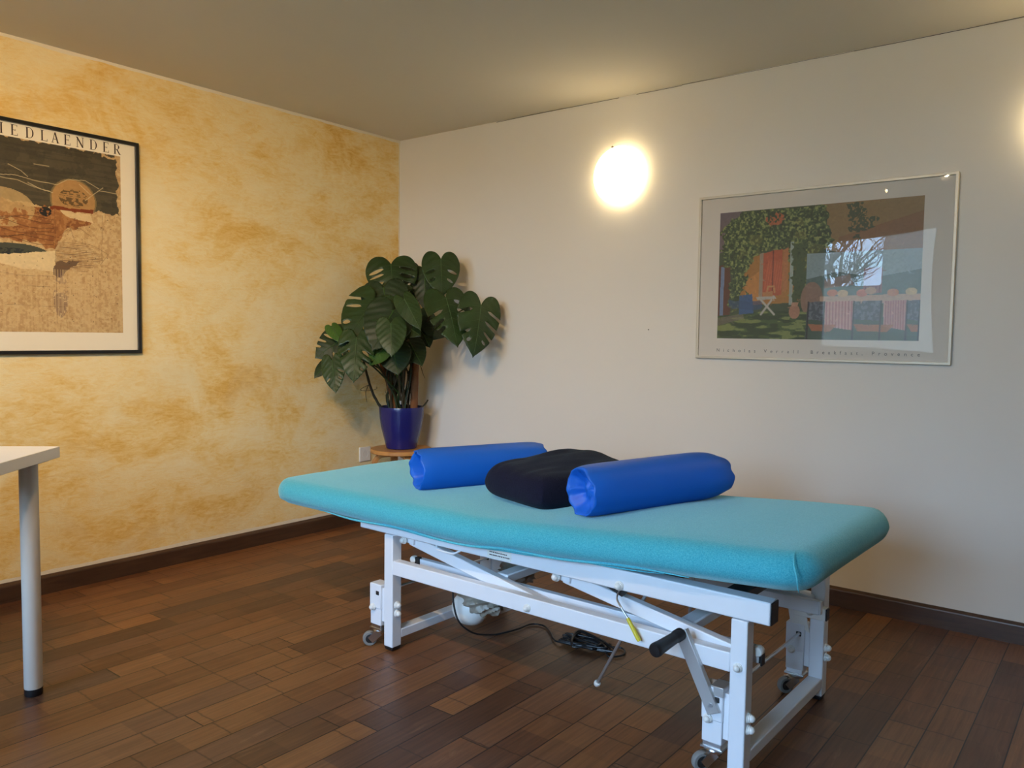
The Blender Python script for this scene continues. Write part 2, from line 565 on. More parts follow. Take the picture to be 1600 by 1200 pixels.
# ------------------------------------------------------------------ outside the windows (seen mirrored in the glazing)
structure('ground', box(bmesh.new(), -14, 18, -30, RY - T, -.35, -.15), M['grass'])
o = obj('garden_wall', box(bmesh.new(), -9, 14, -12.3, -12, -.15, 2.05), M['render'])
tag(o, 'pale rendered garden wall outside the window', 'wall')
def bare_tree(name, x, y, h, seed, label):
    rnd = random.Random(seed)
    bm = bmesh.new()
    def grow(p, d, L, r, lvl):
        pts = [p]; q = p.copy(); dd = d.copy()
        for k in range(4):
            dd = (dd + Vector((rnd.uniform(-.22, .22), rnd.uniform(-.22, .22), rnd.uniform(-.08, .16)))).normalized()
            q = q + dd * L / 4
            pts.append(q.copy())
        tube(bm, pts, [r, r * .9, r * .8, r * .68, r * .5], 5 if lvl else 8, cap=False)
        if lvl < 4:
            for k in range(5 if lvl < 3 else 4):
                t = rnd.choice(pts[1:])
                nd = (dd * .6 + Vector((rnd.uniform(-1, 1), rnd.uniform(-1, 1), rnd.uniform(-.2, .7)))).normalized()
                grow(t, nd, L * rnd.uniform(.5, .75), r * .5, lvl + 1)
    grow(Vector((x, y, -.15)), Vector((0, 0, 1)), h * .42, .09, 0)
    o = obj(name, bm, M['bark'])
    tag(o, label, 'tree', 'bare trees behind the garden wall')
bare_tree('bare_tree', -1.1, -13.8, 6.5, 3, 'leafless tree mirrored in the window reflection, nearest the garden wall')
bare_tree('bare_tree', -3.2, -20.5, 7.5, 12, 'leafless tree mirrored at the left of the framed glazing, the farther one')
bm = bmesh.new()
box(bm, .15, 1.75, -11.6, -11.0, -.15, 3.6)  # plain narrow box standing in for a whitish, textured tree
o = obj('pale_tree_block', bm, M['render'])
tag(o, 'pale block outside standing in for a whitish tree, mirrored at the right of the window reflection', 'tree stand-in')

# ------------------------------------------------------------------ treatment couch
CO, CA = (1.5311, -1.536, 0.0), -0.012245
couch = empty('treatment_couch', CO, CA)
tag(couch, 'height adjustable treatment couch with turquoise terry cover on a white steel frame', 'treatment couch')
D, WL, X2 = .637, .043, 1.274
HLEG, RB, RTOP = .412, .414, .4716

def droop(x):
    t = max(0.0, x - .40)
    return .068 * t if t > .15 else .068 * t * t / .15 * .5 + (.068 * t * .5) * (t / .15)

def mattress_mesh2():
    """rounded slab: cross sections built from an explicit rounded profile"""
    x0, x1, y0, y1 = -.600, 1.488, -.062, .690
    zc, hh = .493, .049
    cy, hw = (y0 + y1) / 2, (y1 - y0) / 2
    bm = bmesh.new()
    ends = [0, .003, .008, .015, .025, .038, .055, .08, .11]
    xs = [x0 + e for e in ends] + [x0 + .11 + (x1 - x0 - .22) * k / 48 for k in range(1, 48)] + [x1 - e for e in reversed(ends)]
    rings = []
    for x in xs:
        d = min(x - x0, x1 - x)
        t = max(0, 1 - d / .10)
        sw = .10 * (1 - math.sqrt(max(0, 1 - t * t)))
        t2 = max(0, 1 - d / .055)
        H_ = hh * math.sqrt(max(.0025, 1 - t2 * t2))
        W_ = hw - sw
        R = min(.052, W_ * .6)
        pts = []
        for s_ in (1, -1):              # +y side then -y side, going round
            arc = []
            for k in range(13):
                a = -PI / 2 + PI * k / 12
                arc.append((s_ * (W_ - R + R * math.cos(a)), H_ * math.sin(a)))
            if s_ == -1: arc.reverse()
            pts += arc
            m = 12
            a0 = W_ - R
            if s_ == 1: pts += [(a0 - 2 * a0 * k / m, H_) for k in range(1, m)]
            else: pts += [(-a0 + 2 * a0 * k / m, -H_) for k in range(1, m)]
        ring = []
        for (yy, z) in pts:
            crown = .013 * (1 - (yy / hw) ** 2) * max(0, z / hh) * min(1, d / .25)
            py = cy + yy
            nz = mnoise.noise(Vector((x * 3, py * 5, 1.3))) * .003
            under = .010 if z < -hh * .6 and abs(yy) > W_ - R else 0
            ring.append(bm.verts.new((x, py - (under if yy > 0 else -under), zc + z + crown + nz + droop(x))))
        rings.append(ring)
    K = len(rings[0])
    for A, B in zip(rings, rings[1:]):
        for k in range(K):
            bm.faces.new((A[k], A[(k + 1) % K], B[(k + 1) % K], B[k]))
    bm.faces.new(rings[0]); bm.faces.new(list(reversed(rings[-1])))
    return bm
mat_o = obj('mattress', mattress_mesh2(), M['terry'], couch, smooth=True, angle=80)
mat_o['label'] = 'turquoise terry cloth covered mattress'
# elastic hem running along the lower front edge, and the corner seam of the fitted cover
bm = bmesh.new()
hem = [(x, -.0445 + .002 * math.sin(x * 9), .456 + droop(x) + .0035 * math.sin(x * 14)) for x in np.linspace(-.30, 1.18, 60)]
tube(bm, hem, [.0012 + .0028 * min(1, min(i, 59 - i) / 8) for i in range(60)], 8)
hem2 = [(x, -.029 + .002 * math.sin(x * 11 + 1), .4485 + droop(x) + .002 * math.sin(x * 17)) for x in np.linspace(-.24, 1.10, 60)]
tube(bm, hem2, [.001 + .002 * min(1, min(i, 59 - i) / 8) for i in range(60)], 8)
obj('hem', bm, M['hem'], mat_o, smooth=True)
bm = bmesh.new()
sp = []
for k in range(15):
    a = -.85 + 2.2 * k / 14
    # follow the rounded corner at x=1.455
    sp.append((1.452 + .004 * math.cos(a) - .020 * max(0, math.sin(a)), -.062 + .052 - .0535 * math.cos(a) + .0, .493 + .0505 * math.sin(a) + droop(1.45)))
tube(bm, sp, [.0008 + .0016 * math.sin(PI * k / 14) for k in range(15)], 6)
obj('corner_seam', bm, M['hem'], mat_o, smooth=True)

def bolt(parent, loc, direction, r=.0115, name='bolt_cap', neck=True):
    """white domed plastic cap on a stepped washer"""
    bm = bmesh.new()
    prof = [(0, 0), (r * 1.05, 0), (r * 1.05, r * .25), (r * .92, r * .32), (r * .92, r * .55), (r * .78, r * .62)]
    prof += [(r * .80 * math.cos(a), r * .62 + r * .85 * math.sin(a)) for a in [PI / 2 * k / 6 for k in range(1, 6)]] + [(0, r * 1.47)]
    lathe(bm, prof, 20, place(loc, direction))
    return obj(name, bm, M['steel2'], parent, smooth=True, angle=50)

# legs, feet
for lx in (0, X2):
    for ly in (0, D - WL):
        leg = obj('leg', box(bmesh.new(), lx, lx + WL, ly, ly + WL, .014, HLEG), M['steel'], couch, bevel=.003)
        bm = bmesh.new()
        lathe(bm, [(0, 0), (.019, 0), (.0235, .004), (.026, .014), (0, .0145)], 4, Matrix.Translation((lx + WL / 2, ly + WL / 2, 0)) @ Matrix.Rotation(PI / 4, 4, 'Z') @ Matrix.Diagonal((1.13, 1.13, 1, 1)))
        obj('foot_cap', bm, M['black'], leg, bevel=.002)
        for z in (.133, .163):
            b = bolt(leg, (lx + WL, ly + WL / 2, z), (1, 0, 0), .0125)
# low crossbars between the legs
for lx in (0, X2):
    obj('low_crossbar', box(bmesh.new(), lx, lx + WL, WL, D - WL, .040, .0713), M['steel'], couch, bevel=.003)
# middle rails
for ly, n in ((0, 'f'), (D - .035, 'r')):
    r = obj('middle_rail', box(bmesh.new(), WL, X2, ly + .001, ly + .034, .2735, .3235), M['steel'], couch, bevel=.003)
    bolt(r, (.634, ly + (.001 if n == 'f' else .034), .292), (0, -1 if n == 'f' else 1, 0), .0115)
bolt(couch, (X2 + .0215, 0, .292), (0, -1, 0), .0115)
# top rails with black end caps
for ly in (0, D - .047):
    XE = 1.372 if ly == 0 else 1.300
    r = obj('top_rail', box(bmesh.new(), -.123, XE, ly, ly + .047, RB, RTOP), M['steel'], couch, bevel=.0035)
    for xx, s in ((XE, 1), (-.123, -1)):
        bm = bmesh.new()
        box(bm, min(xx, xx + s * .004), max(xx, xx + s * .004), ly + .001, ly + .046, RB + .001, RTOP - .001)
        obj('end_cap', bm, M['black'] if s > 0 and ly == 0 else M['steel'], r, bevel=.002)
# mattress carrier boards: cross slats under the cover
for xx, w in ((-.05, .06), (.60, .05), (1.03, .05), (1.235, .055)):
    obj('cross_slat', box(bmesh.new(), xx, xx + w, .047, D - .047, RTOP - .028, RTOP - .004), M['steel'] if xx < 1 else M['black'], couch, bevel=.002)
bm = bmesh.new()
box(bm, -.52, .52, -.020, D + .02, RTOP + .0002, RTOP + .006)
for k in range(12):
    xa = .52 + .90 * k / 12; xb = .52 + .90 * (k + 1) / 12
    za, zb = RTOP + droop(xa) - .004, RTOP + droop(xb) - .004
    bar(bm, (xa, D / 2, za + .003), (xb, D / 2, zb + .003), D + .0, .006)
obj('mattress_board', bm, M['alu'], couch)
# sliding inner bars (seen above and behind the middle rail) with caps
for ly in (.076, D - .076 - .022):
    b = obj('sliding_bar', box(bmesh.new(), .085, 1.318, ly, ly + .022, .284, .325), M['steel'], couch, bevel=.002)
    for xx in (.081, 1.318):
        obj('bar_cap', box(bmesh.new(), xx, xx + .004, ly + .001, ly + .021, .285, .324), M['black'] if ly < .3 else M['steel'], b, bevel=.001)
    bolt(b, (.062, ly + .010, .318), (-1, 0, 0), .010)
bm = bmesh.new()
lathe(bm, [(0, -.012), (.011, -.012), (.013, -.009), (.013, .009), (.011, .012), (0, .012)], 20, place((1.318, .075, .318), (0, 1, 0)))
obj('guide_roller', bm, M['steel2'], couch, smooth=True)
obj('stop_plate', box(bmesh.new(), 1.326, 1.331, .066, .086, .283, .313), M['black'], couch, bevel=.001)
bm = bmesh.new()
lathe(bm, [(0, -.010), (.011, -.010), (.013, -.008), (.013, .008), (.011, .010), (0, .010)], 20, place((.072, .076, .318), (0, 1, 0)))
obj('guide_roller', bm, M['steel2'], couch, smooth=True)
bm = bmesh.new(); box(bm, .082, .100, .068, .086, .300, .330)
obj('roller_clip', bm, M['dark'], couch, bevel=.002)

# lifting arms: two pairs joined by cross tubes
def arm(ya, xa, za, xb, zb):
    bm = bmesh.new()
    bar(bm, (xa, ya, za), (xb, ya, zb), .030, .038)
    a = obj('lifting_arm', bm, M['steel'], couch, bevel=.003)
    return a
for ya in (.055, D - .055):
    s = -1 if ya < .3 else 1
    a = arm(ya, .085, .3985, .715, .283)
    bm = bmesh.new(); bar(bm, (.070, ya, .402), (.115, ya, .395), .050, .022); obj('pivot_boss', bm, M['steel'], a, bevel=.002)
    bolt(a, (.075, ya + s * .030, .397), (0, s, 0), .0125)
    b = arm(ya, .735, .3995, 1.285, .306)
    bm = bmesh.new(); bar(bm, (.715, ya, .403), (.765, ya, .396), .050, .022); obj('pivot_boss', bm, M['steel'], b, bevel=.002)
    bolt(b, (.722, ya + s * .030, .400), (0, s, 0), .0135)
for xx, zz in ((.475, .333), (1.115, .331)):
    bm = bmesh.new()
    box(bm, xx - .024, xx + .024, .071, D - .071, zz - .012, zz + .016)
    obj('arm_cross_tube', bm, M['steel'], couch, bevel=.004)

# castor units beside every leg
def castor(lx, ly, crank=False):
    x0, x1 = lx - .072, lx - .014
    y0, y1 = ly - .002, ly + .046
    h = obj('castor_housing', box(bmesh.new(), x0 + .002, x1 - .002, y0 + .002, y1 - .002, .078, .205), M['steel'], couch, bevel=.002)
    obj('housing_hood', box(bmesh.new(), x0, x1, y0 - .001, y1 + .001, .138, .226), M['steel'], h, bevel=.0035)
    obj('lock_slot', box(bmesh.new(), x1 - .026, x1 - .008, y0 - .0022, y0 + .004, .187, .203), M['dark'], h, bevel=.003)
    obj('mounting_plate', box(bmesh.new(), lx - .0155, lx - .0005, ly + .006, ly + .038, .095, .215), M['steel'], h, bevel=.001)
    bolt(h, (x0 + .020, y0 - .0015, .142), (0, -1, 0), .0115)
    cx, cy_ = (x0 + x1) / 2, (y0 + y1) / 2
    bm = bmesh.new()
    box(bm, x0 + .004, x1 - .004, y0 + .004, y1 - .004, .066, .079)
    box(bm, x0 - .001, x1 + .001, y0, y1, .0605, .0665)
    obj('clamp_plate', bm, M['chrome'], h, bevel=.001)
    bm = bmesh.new()
    lathe(bm, [(0, .061), (.021, .061), (.024, .056), (.022, .050), (.017, .047), (0, .047)], 24, Matrix.Translation((cx, cy_, 0)))
    wy, wz = cy_ - .036, .0262
    SW = Matrix.Translation((cx, cy_, 0)) @ Matrix.Rotation(math.radians(-38), 4, 'Z') @ Matrix.Translation((-cx, -cy_, 0))
    for sx in (-.0135, .0135):
        bar(bm, (cx + sx, cy_ - .004, .049), (cx + sx, wy, wz - .004), .026, .0025, up=(1, 0, 0))
    box(bm, cx - .0147, cx + .0147, cy_ - .034, cy_ + .012, .0475, .0500)
    bmesh.ops.transform(bm, matrix=SW, verts=bm.verts[:])
    obj('castor_fork', bm, M['chrome'], h, smooth=True, angle=30)
    bm = bmesh.new()
    Mx = SW @ place((cx, wy, wz), (1, 0, 0))
    lathe(bm, [(.016, -.0095), (.0235, -.0095), (.026, -.006), (.026, .006), (.0235, .0095), (.016, .0095), (.016, -.0095)], 32, Mx)
    obj('castor_tyre', bm, M['rubber'], h, smooth=True, angle=45)
    bm = bmesh.new()
    lathe(bm, [(0, -.0125), (.0045, -.0125), (.0045, -.0100), (.007, -.0085), (.015, -.0078), (.0162, -.008), (.0162, .008), (.015, .0078), (.007, .0085), (.0045, .0100), (.0045, .0125), (0, .0125)], 24, Mx)
    obj('castor_hub', bm, M['dark'], h, smooth=True, angle=45)
    return h
castor(0, 0); castor(X2, 0); castor(X2, D - .044); castor(0, D - .044)
# triangular guard above the rear castor unit
bm = bmesh.new()
vs = [bm.verts.new(p) for p in ((1.205, D - .045, .282), (1.262, D - .045, .262), (1.275, D - .045, .205), (1.215, D - .045, .226),
                                (1.205, D - .040, .282), (1.262, D - .040, .262), (1.275, D - .040, .205), (1.215, D - .040, .226))]
for f in ((0, 1, 2, 3), (7, 6, 5, 4), (0, 4, 5, 1), (1, 5, 6, 2), (2, 6, 7, 3), (3, 7, 4, 0)):
    bm.faces.new([vs[i] for i in f])
obj('guard_plate', bm, M['steel2'], couch)
# axles linking the castor locks front to back
for lx in (0, X2):
    bm = bmesh.new(); tube(bm, [(lx - .030, .040, .196), (lx - .030, D - .045, .196)], .0048, 12)
    obj('lock_axle', bm, M['chrome'], couch, smooth=True)
# small bracket with bolt on the rear leg
bm = bmesh.new(); box(bm, 1.235, 1.330, D - .047 - .03, D - .047, .262, .300)
br = obj('rear_bracket', bm, M['steel2'], couch, bevel=.002)
obj('bracket_cap', box(bmesh.new(), 1.330, 1.334, D - .076, D - .048, .263, .299), M['black'], br, bevel=.001)
bolt(br, (1.285, D - .077, .283), (0, -1, 0), .0115)

# crank lever with black grip at the front
bm = bmesh.new()
bar(bm, (1.240, -.012, .162), (1.142, -.012, .352), .0035, .034, up=(1, 0, .5))
bar(bm, (1.2545, -.004, .168), (1.1565, -.004, .358), .014, .003, up=(1, 0, .5))
lv = obj('crank_lever', bm, M['alu'], couch, bevel=.0008)
bm = bmesh.new()
prof = [(0, 0), (.0155, 0), (.0165, .003), (.0165, .022), (.0145, .026), (.0150, .034), (.0160, .060), (.0170, .085), (.0185, .100), (.0185, .108), (.0165, .112), (.006, .114), (0, .114)]
lathe(bm, prof, 24, place((1.146, -.013, .345), (-.16, -1, -.16)))
obj('grip', bm, M['black'], lv, smooth=True, angle=50)
bm = bmesh.new(); lathe(bm, [(0, 0), (.0065, 0), (.0065, .0018), (0, .0018)], 20, place((1.232, -.0135, .181), (0, -1, 0)))
obj('rivet', bm, M['chrome'], lv, smooth=True)
bm = bmesh.new()
box(bm, 1.226, 1.262, -.004, .046, .226, .2295); box(bm, 1.235, 1.262, -.0055, -.0035, .205, .2295)
obj('lever_bracket', bm, M['alu'], couch, bevel=.001)

# release lever with yellow grip
rl = obj('release_lever', tube(bmesh.new(), smooth_path([(.938, .020, .404), (.942, .004, .388), (.962, -.008, .372), (.988, -.012, .346)], 5), .0026, 10), M['chrome'], couch, smooth=True)
bm = bmesh.new(); tube(bm, [(.986, -.012, .348), (.990, -.012, .342), (1.022, -.015, .300), (1.026, -.015, .295)], [.0046, .0056, .0062, .0050], 14)
obj('yellow_grip', bm, M['yel'], rl, smooth=True)
bm = bmesh.new()
vs = [bm.verts.new(p) for p in ((.880, .024, .412), (.970, .024, .412), (.945, .024, .388), (.880, .030, .412), (.970, .030, .412), (.945, .030, .388))]
for f in ((0, 1, 2), (5, 4, 3), (0, 3, 4, 1), (1, 4, 5, 2), (2, 5, 3, 0)):
    bm.faces.new([vs[i] for i in f])
obj('release_bracket', bm, M['dark'], couch)
bolt(couch, (.952, -.0005, .427), (0, -1, 0), .0125, neck=False)
# prop rods
bm = bmesh.new(); tube(bm, [(.770, .185, .040), (1.010, .062, .418)], .0052, 12)
pr = obj('prop_rod', bm, M['alu'], couch, smooth=True)
bm = bmesh.new(); lathe(bm, [(0, -.004), (.0085, -.004), (.0105, 0), (.0105, .007), (.006, .010), (0, .010)], 18, place((.766, .187, .034), (.24, -.123, .378)))
obj('rod_cap', bm, M['steel2'], pr, smooth=True)
bm = bmesh.new(); tube(bm, [(1.062, .20, .300), (1.118, .110, .462)], .0045, 12)
obj('prop_rod', bm, M['alu'], couch, smooth=True)
# wire handle under the top rail
bm = bmesh.new(); tube(bm, smooth_path([(.250, .004, .414), (.262, -.006, .407), (.278, -.008, .404), (.330, -.008, .404), (.346, -.006, .408), (.356, .004, .415)], 4), .0035, 10)
obj('wire_handle', bm, M['steel'], couch, smooth=True)
# maker's label: pale strip with fine rows of print too small to read
lb = obj('rating_label', box(bmesh.new(), .475, .570, -.0012, .0, .419, .452), simple('pale label film', (.80, .80, .74), .4, var=.01), couch)
bm = bmesh.new(); rnd = random.Random(4)
box(bm, .476, .494, -.0018, -.0011, .444, .450)
for z, xe in ((.436, .555), (.427, .565)):
    x = .484
    while x < xe:
        w = rnd.uniform(.002, .006); box(bm, x, x + w, -.0018, -.0011, z, z + .0035); x += w + rnd.uniform(.0012, .003)
obj('label_print', bm, M['ink'], lb)

# hydraulic pump with crumpled film around it
pump = empty('pump_unit', (0, 0, 0)); pump.parent = couch
pump.parent = couch
def blob(c, rad, seed, amp, n=40, zmin=None, sq=1.0):
    bm = bmesh.new()
    bmesh.ops.create_uvsphere(bm, u_segments=n, v_segments=n // 2, radius=1)
    for v in bm.verts:
        p = v.co.copy()
        q = mnoise.noise(p * 2.2 + Vector((seed, 0, 0))) + .6 * abs(mnoise.noise(p * 5 + Vector((0, seed, 0))))
        k = 1 + amp * q + (.10 * math.sin(math.atan2(p.z, p.y) * 11 + p.x * 5 + seed) if amp > .1 else 0)
        v.co = Vector((c[0] + p.x * rad[0] * k, c[1] + p.y * rad[1] * k, c[2] + p.z * rad[2] * k))
    return bm
o = obj('pump_housing', blob((.150, .285, .108), (.072, .060, .062), 1, .02), M['steel2'], couch, smooth=True)
o = obj('crumpled_film', blob((.200, .296, .158), (.088, .070, .062), 3, .20, 64), M['fabricbag'], couch, smooth=True)
o = obj('crumpled_film', blob((.315, .345, .262), (.060, .045, .050), 9, .30, 64), M['fabricbag'], couch, smooth=True)
bm = bmesh.new(); tube(bm, [(.30, .30, .235), (.392, .300, .285)], [.016, .010], 14)
obj('pump_plunger', bm, M['steel2'], couch, smooth=True)
obj('pump_mount', box(bmesh.new(), .10, .26, .33, .60, .098, .118), M['steel'], couch, bevel=.002)
bpy.data.objects.remove(pump)

# ------------------------------------------------------------------ power cable on the floor (couch coordinates -> world)
CM = Matrix.Translation(CO) @ Matrix.Rotation(CA, 4, 'Z')
def cw(x, y, z): return CM @ Vector((x, y, z))
pts = [(.150, .195, .262), (.150, .192, .200), (.156, .192, .140), (.172, .205, .080), (.192, .262, .030), (.212, .345, .006), (.232, .392, .006), (.246, .455, .006), (.252, .523, .006), (.301, .539, .006), (.360, .50, .006), (.413, .45, .008), (.46, .44, .010)]
rnd = random.Random(11)
for k in range(34):
    a = k * 2.35
    pts.append((.53 + (.085 + .03 * rnd.random()) * math.cos(a) + rnd.uniform(-.012, .012), .485 + (.045 + .022 * rnd.random()) * math.sin(a * 1.0) + rnd.uniform(-.01, .01), .008 + .028 * rnd.random() * math.sin(PI * k / 34)))
pts += [(.60, .53, .008), (.64, .545, .006), (.668, .52, .006), (.672, .485, .006), (.648, .452, .006), (.622, .470, .006), (.60, .50, .010)]
bm = bmesh.new(); tube(bm, smooth_path([cw(*p) for p in pts], 7), .0034, 8)
o = obj('power_cable', bm, M['black'], None, smooth=True)
tag(o, 'thin black power cable trailing to a tangled coil on the floor under the couch', 'cable')

# ------------------------------------------------------------------ bolsters
def bolster(name, a, b, r, label, seed, flare=0.0, deep=1.0):
    """a = near end centre, b = far end centre, world"""
    a, b = Vector(a), Vector(b)
    L = (b - a).length
    root = empty(name, a)
    root.rotation_euler = (b - a).to_track_quat('X', 'Z').to_euler()
    tag(root, label, 'bolster', 'blue vinyl bolsters on the couch')
    bm = bmesh.new()
    n = 64; xs = list(np.linspace(0, L, 34)); rings = []
    for i, x in enumerate(xs):
        e = min(x, L - x)
        ring = []
        for k in range(n):
            t = 2 * PI * k / n
            rr = r * (1 - .085 * math.exp(-e / .022))
            w = mnoise.noise(Vector((math.cos(t) * 1.6, math.sin(t) * 1.6, x * 5 + seed)))
            rr *= 1 + .010 * w + .060 * math.exp(-e / .028) * mnoise.noise(Vector((math.cos(t) * 1.8, math.sin(t) * 1.8, seed * 2.1 + (5 if x > L / 2 else 0))))
            y, z = rr * math.cos(t), rr * math.sin(t)
            if z < -r * .90: z = -r * .90 - (z + r * .9) * .2 * 0
            if x > L * .8: z *= 1 - flare * ((x / L - .8) / .2) ** 2 * .25; 
            xo = .012 * mnoise.noise(Vector((math.cos(t) * 2.3, math.sin(t) * 2.3, seed))) * math.exp(-e / .04) * (1 if x > L / 2 else -1)
            if flare and x > L * .8 and math.cos(t - 3.6) > .0: xo += flare * .03 * math.cos(t - 3.6) ** 3 * ((x / L - .8) / .2) ** 3
            ring.append(bm.verts.new((x + xo, y, z)))
        rings.append(ring)
    for A, B in zip(rings, rings[1:]):
        for k in range(n):
            bm.faces.new((A[k], A[(k + 1) % n], B[(k + 1) % n], B[k]))
    obj('cover', bm, M['vinyl'], root, smooth=True, angle=180)
    # folded-in ends: gathered, recessed, with radial pleats
    for side in (0, 1):
        bm = bmesh.new()
        sgn = -1 if side == 0 else 1
        x_e = 0 if side == 0 else L
        R2 = []
        fr = [1.0, .985, .93, .85, .74, .62, .5, .38, .26, .14, .03]
        dp = [0, .0035, .003, -.004, -.012, -.018, -.021, -.020, -.017, -.014, -.013]
        src = []
        for k in range(n):
            t = 2 * PI * k / n
            rr = r * (1 - .085)
            w = mnoise.noise(Vector((math.cos(t) * 1.6, math.sin(t) * 1.6, x_e * 5 + seed)))
            rr *= 1 + .010 * w + .060 * mnoise.noise(Vector((math.cos(t) * 1.8, math.sin(t) * 1.8, seed * 2.1 + (5 if side else 0))))
            z = rr * math.sin(t)
            if z < -r * .90: z = -r * .90
            if side: z *= 1 - flare * .25
            xo = .012 * mnoise.noise(Vector((math.cos(t) * 2.3, math.sin(t) * 2.3, seed))) * (1 if side else -1)
            if flare and side and math.cos(t - 3.6) > .0: xo += flare * .03 * math.cos(t - 3.6) ** 3
            src.append((x_e + xo, rr * math.cos(t), z))
        for f, d in zip(fr, dp):
            ring = []
            for k in range(n):
                t = 2 * PI * k / n
                sx, sy, sz = src[k]
                pl = mnoise.noise(Vector((math.cos(t) * 1.1 + seed, math.sin(t) * 1.1, f * 2.0))) * .026 * math.sin(PI * min(1, (1 - f) * 1.35))
                fold = .010 * math.exp(-((((t - 2.2 - seed * .3) % (2 * PI)) - PI) / .5) ** 2) * math.sin(PI * (1 - f))
                ring.append(bm.verts.new((x_e + (sx - x_e) * f + sgn * ((d if d > 0 else d * deep) + pl + fold), sy * f, sz * f)))
            R2.append(ring)
        for A, B in zip(R2, R2[1:]):
            for k in range(n):
                bm.faces.new((A[k], A[(k + 1) % n], B[(k + 1) % n], B[k]))
        bm.faces.new(R2[-1])
        o = obj('folded_end', bm, M['vinyl'], root, smooth=True, angle=180)
    return root
bolster('bolster', cw(.020, .140, .6205), cw(.225, .590, .6245), .0765, 'blue vinyl bolster lying at the left end of the couch, behind the dark cushion', 3, 0, 3.2)
bolster('bolster', cw(.772, .075, .6525), cw(.960, .572, .6640), .0785, 'blue vinyl bolster lying at the right of the dark cushion, nearest the camera', 7, .5, 1.6)

# ------------------------------------------------------------------ dark cushion
def cushion():
    c = cw(.520, .350, .606)
    root = empty('cushion', c, math.radians(-17))
    bm = bmesh.new()
    nx, ny = 48, 56
    A, B, H = .172, .232, .069
    def P(u, v, s):
        # u,v in -1..1
        px = A * math.copysign(abs(u) ** .92, u); py = B * math.copysign(abs(v) ** .95, v)
        e = (1 - abs(u) ** 7) * (1 - abs(v) ** 7)
        pinch = 1 - .05 * (abs(u) * abs(v)) ** 3
        h = max(0, e) ** .36
        z = s * H * h
        if s > 0:
            z += .034 * math.exp(-((u + .35) ** 2 * 1.5 + (v - .30) ** 2 * 1.8)) * h
            z += h * (.006 * mnoise.noise(Vector((px * 9, py * 7, 2))) + .004 * mnoise.noise(Vector((px * 34, py * 7, 5))))
            z += h * .0035 * math.sin(px * 60 + py * 22 + 3 * mnoise.noise(Vector((px * 8, py * 8, 1)))) * math.exp(-abs(v - .1) * 1.2)
        else:
            z *= .72
        return (px * pinch, py * pinch, z)
    top, bot = {}, {}
    for i in range(nx + 1):
        for j in range(ny + 1):
            u = -math.cos(PI * i / nx); v = -math.cos(PI * j / ny)
            top[i, j] = bm.verts.new(P(u, v, 1))
            bot[i, j] = top[i, j] if i in (0, nx) or j in (0, ny) else bm.verts.new(P(u, v, -1))
    for i in range(nx):
        for j in range(ny):
            bm.faces.new((top[i, j], top[i + 1, j], top[i + 1, j + 1], top[i, j + 1]))
            bm.faces.new((bot[i, j + 1], bot[i + 1, j + 1], bot[i + 1, j], bot[i, j]))
    o = obj('cushion_cover', bm, M['navy'], root, smooth=True, angle=180)
    tag(root, 'navy black fleece cushion lying between the two blue bolsters', 'cushion')
cushion()

# ------------------------------------------------------------------ round plywood stool
SX, SY = .27, -.24
stool = empty('round_stool', (SX, SY, 0), math.radians(0))
tag(stool, 'round honey coloured plywood stool in the corner carrying the plant', 'stool')
bm = bmesh.new()
lathe(bm, [(0, .432), (.172, .432), (.176, .436), (.176, .450), (.172, .455), (0, .455)], 64)
obj('seat', bm, M['stool'], stool, smooth=True, angle=30)
for q in range(4):
    a = math.radians(152 + 90 * q)
    d = Vector((math.cos(a), math.sin(a), 0)); s = Vector((-d.y, d.x, 0))
    path = smooth_path([d * .045 + Vector((0, 0, .420)), d * .095 + Vector((0, 0, .420)), d * .128 + Vector((0, 0, .414)), d * .150 + Vector((0, 0, .392)), d * .157 + Vector((0, 0, .355)), d * .165 + Vector((0, 0, .20)), d * .174 + Vector((0, 0, .0))], 6)
    bm = bmesh.new(); rings = []
    for i, p in enumerate(path):
        t = (path[min(i + 1, len(path) - 1)] - path[max(i - 1, 0)]).normalized()
        nrm = s.cross(t).normalized()
        rings.append([bm.verts.new(p + s * ss * .021 + nrm * nn * .0105) for ss, nn in ((-1, -1), (1, -1), (1, 1), (-1, 1))])
    for A, B in zip(rings, rings[1:]):
        for k in range(4): bm.faces.new((A[k], A[(k + 1) % 4], B[(k + 1) % 4], B[k]))
    bm.faces.new(rings[0]); bm.faces.new(rings[-1])
    for v in bm.verts: v.co.z = max(0.0, v.co.z)
    obj('leg', bm, M['stool'], stool, bevel=.0025, angle=50)

# ------------------------------------------------------------------ monstera
PZ = .4555
plant = empty('potted_monstera', (SX, SY, PZ))
tag(plant, 'large swiss cheese plant with split dark leaves in a cobalt blue pot on the stool', 'potted plant')
PO = Vector((SX, SY, PZ))
bm = bmesh.new()
prof = [(0, 0), (.080, 0), (.086, .004), (.092, .030), (.104, .075), (.116, .125), (.1235, .175), (.1265, .215), (.128, .236), (.127, .239), (.1245, .238), (.122, .215), (.119, .175), (.112, .13), (0, .13)]
lathe(bm, prof, 72)
obj('pot', bm, M['pot'], plant, smooth=True, angle=40)
bm = bmesh.new(); lathe(bm, [(0, .218), (.05, .222), (.10, .214), (.1215, .208)], 40)
for v in bm.verts: v.co.z += .006 * mnoise.noise(v.co * 40)
obj('soil', bm, M['soil'], plant, smooth=True)

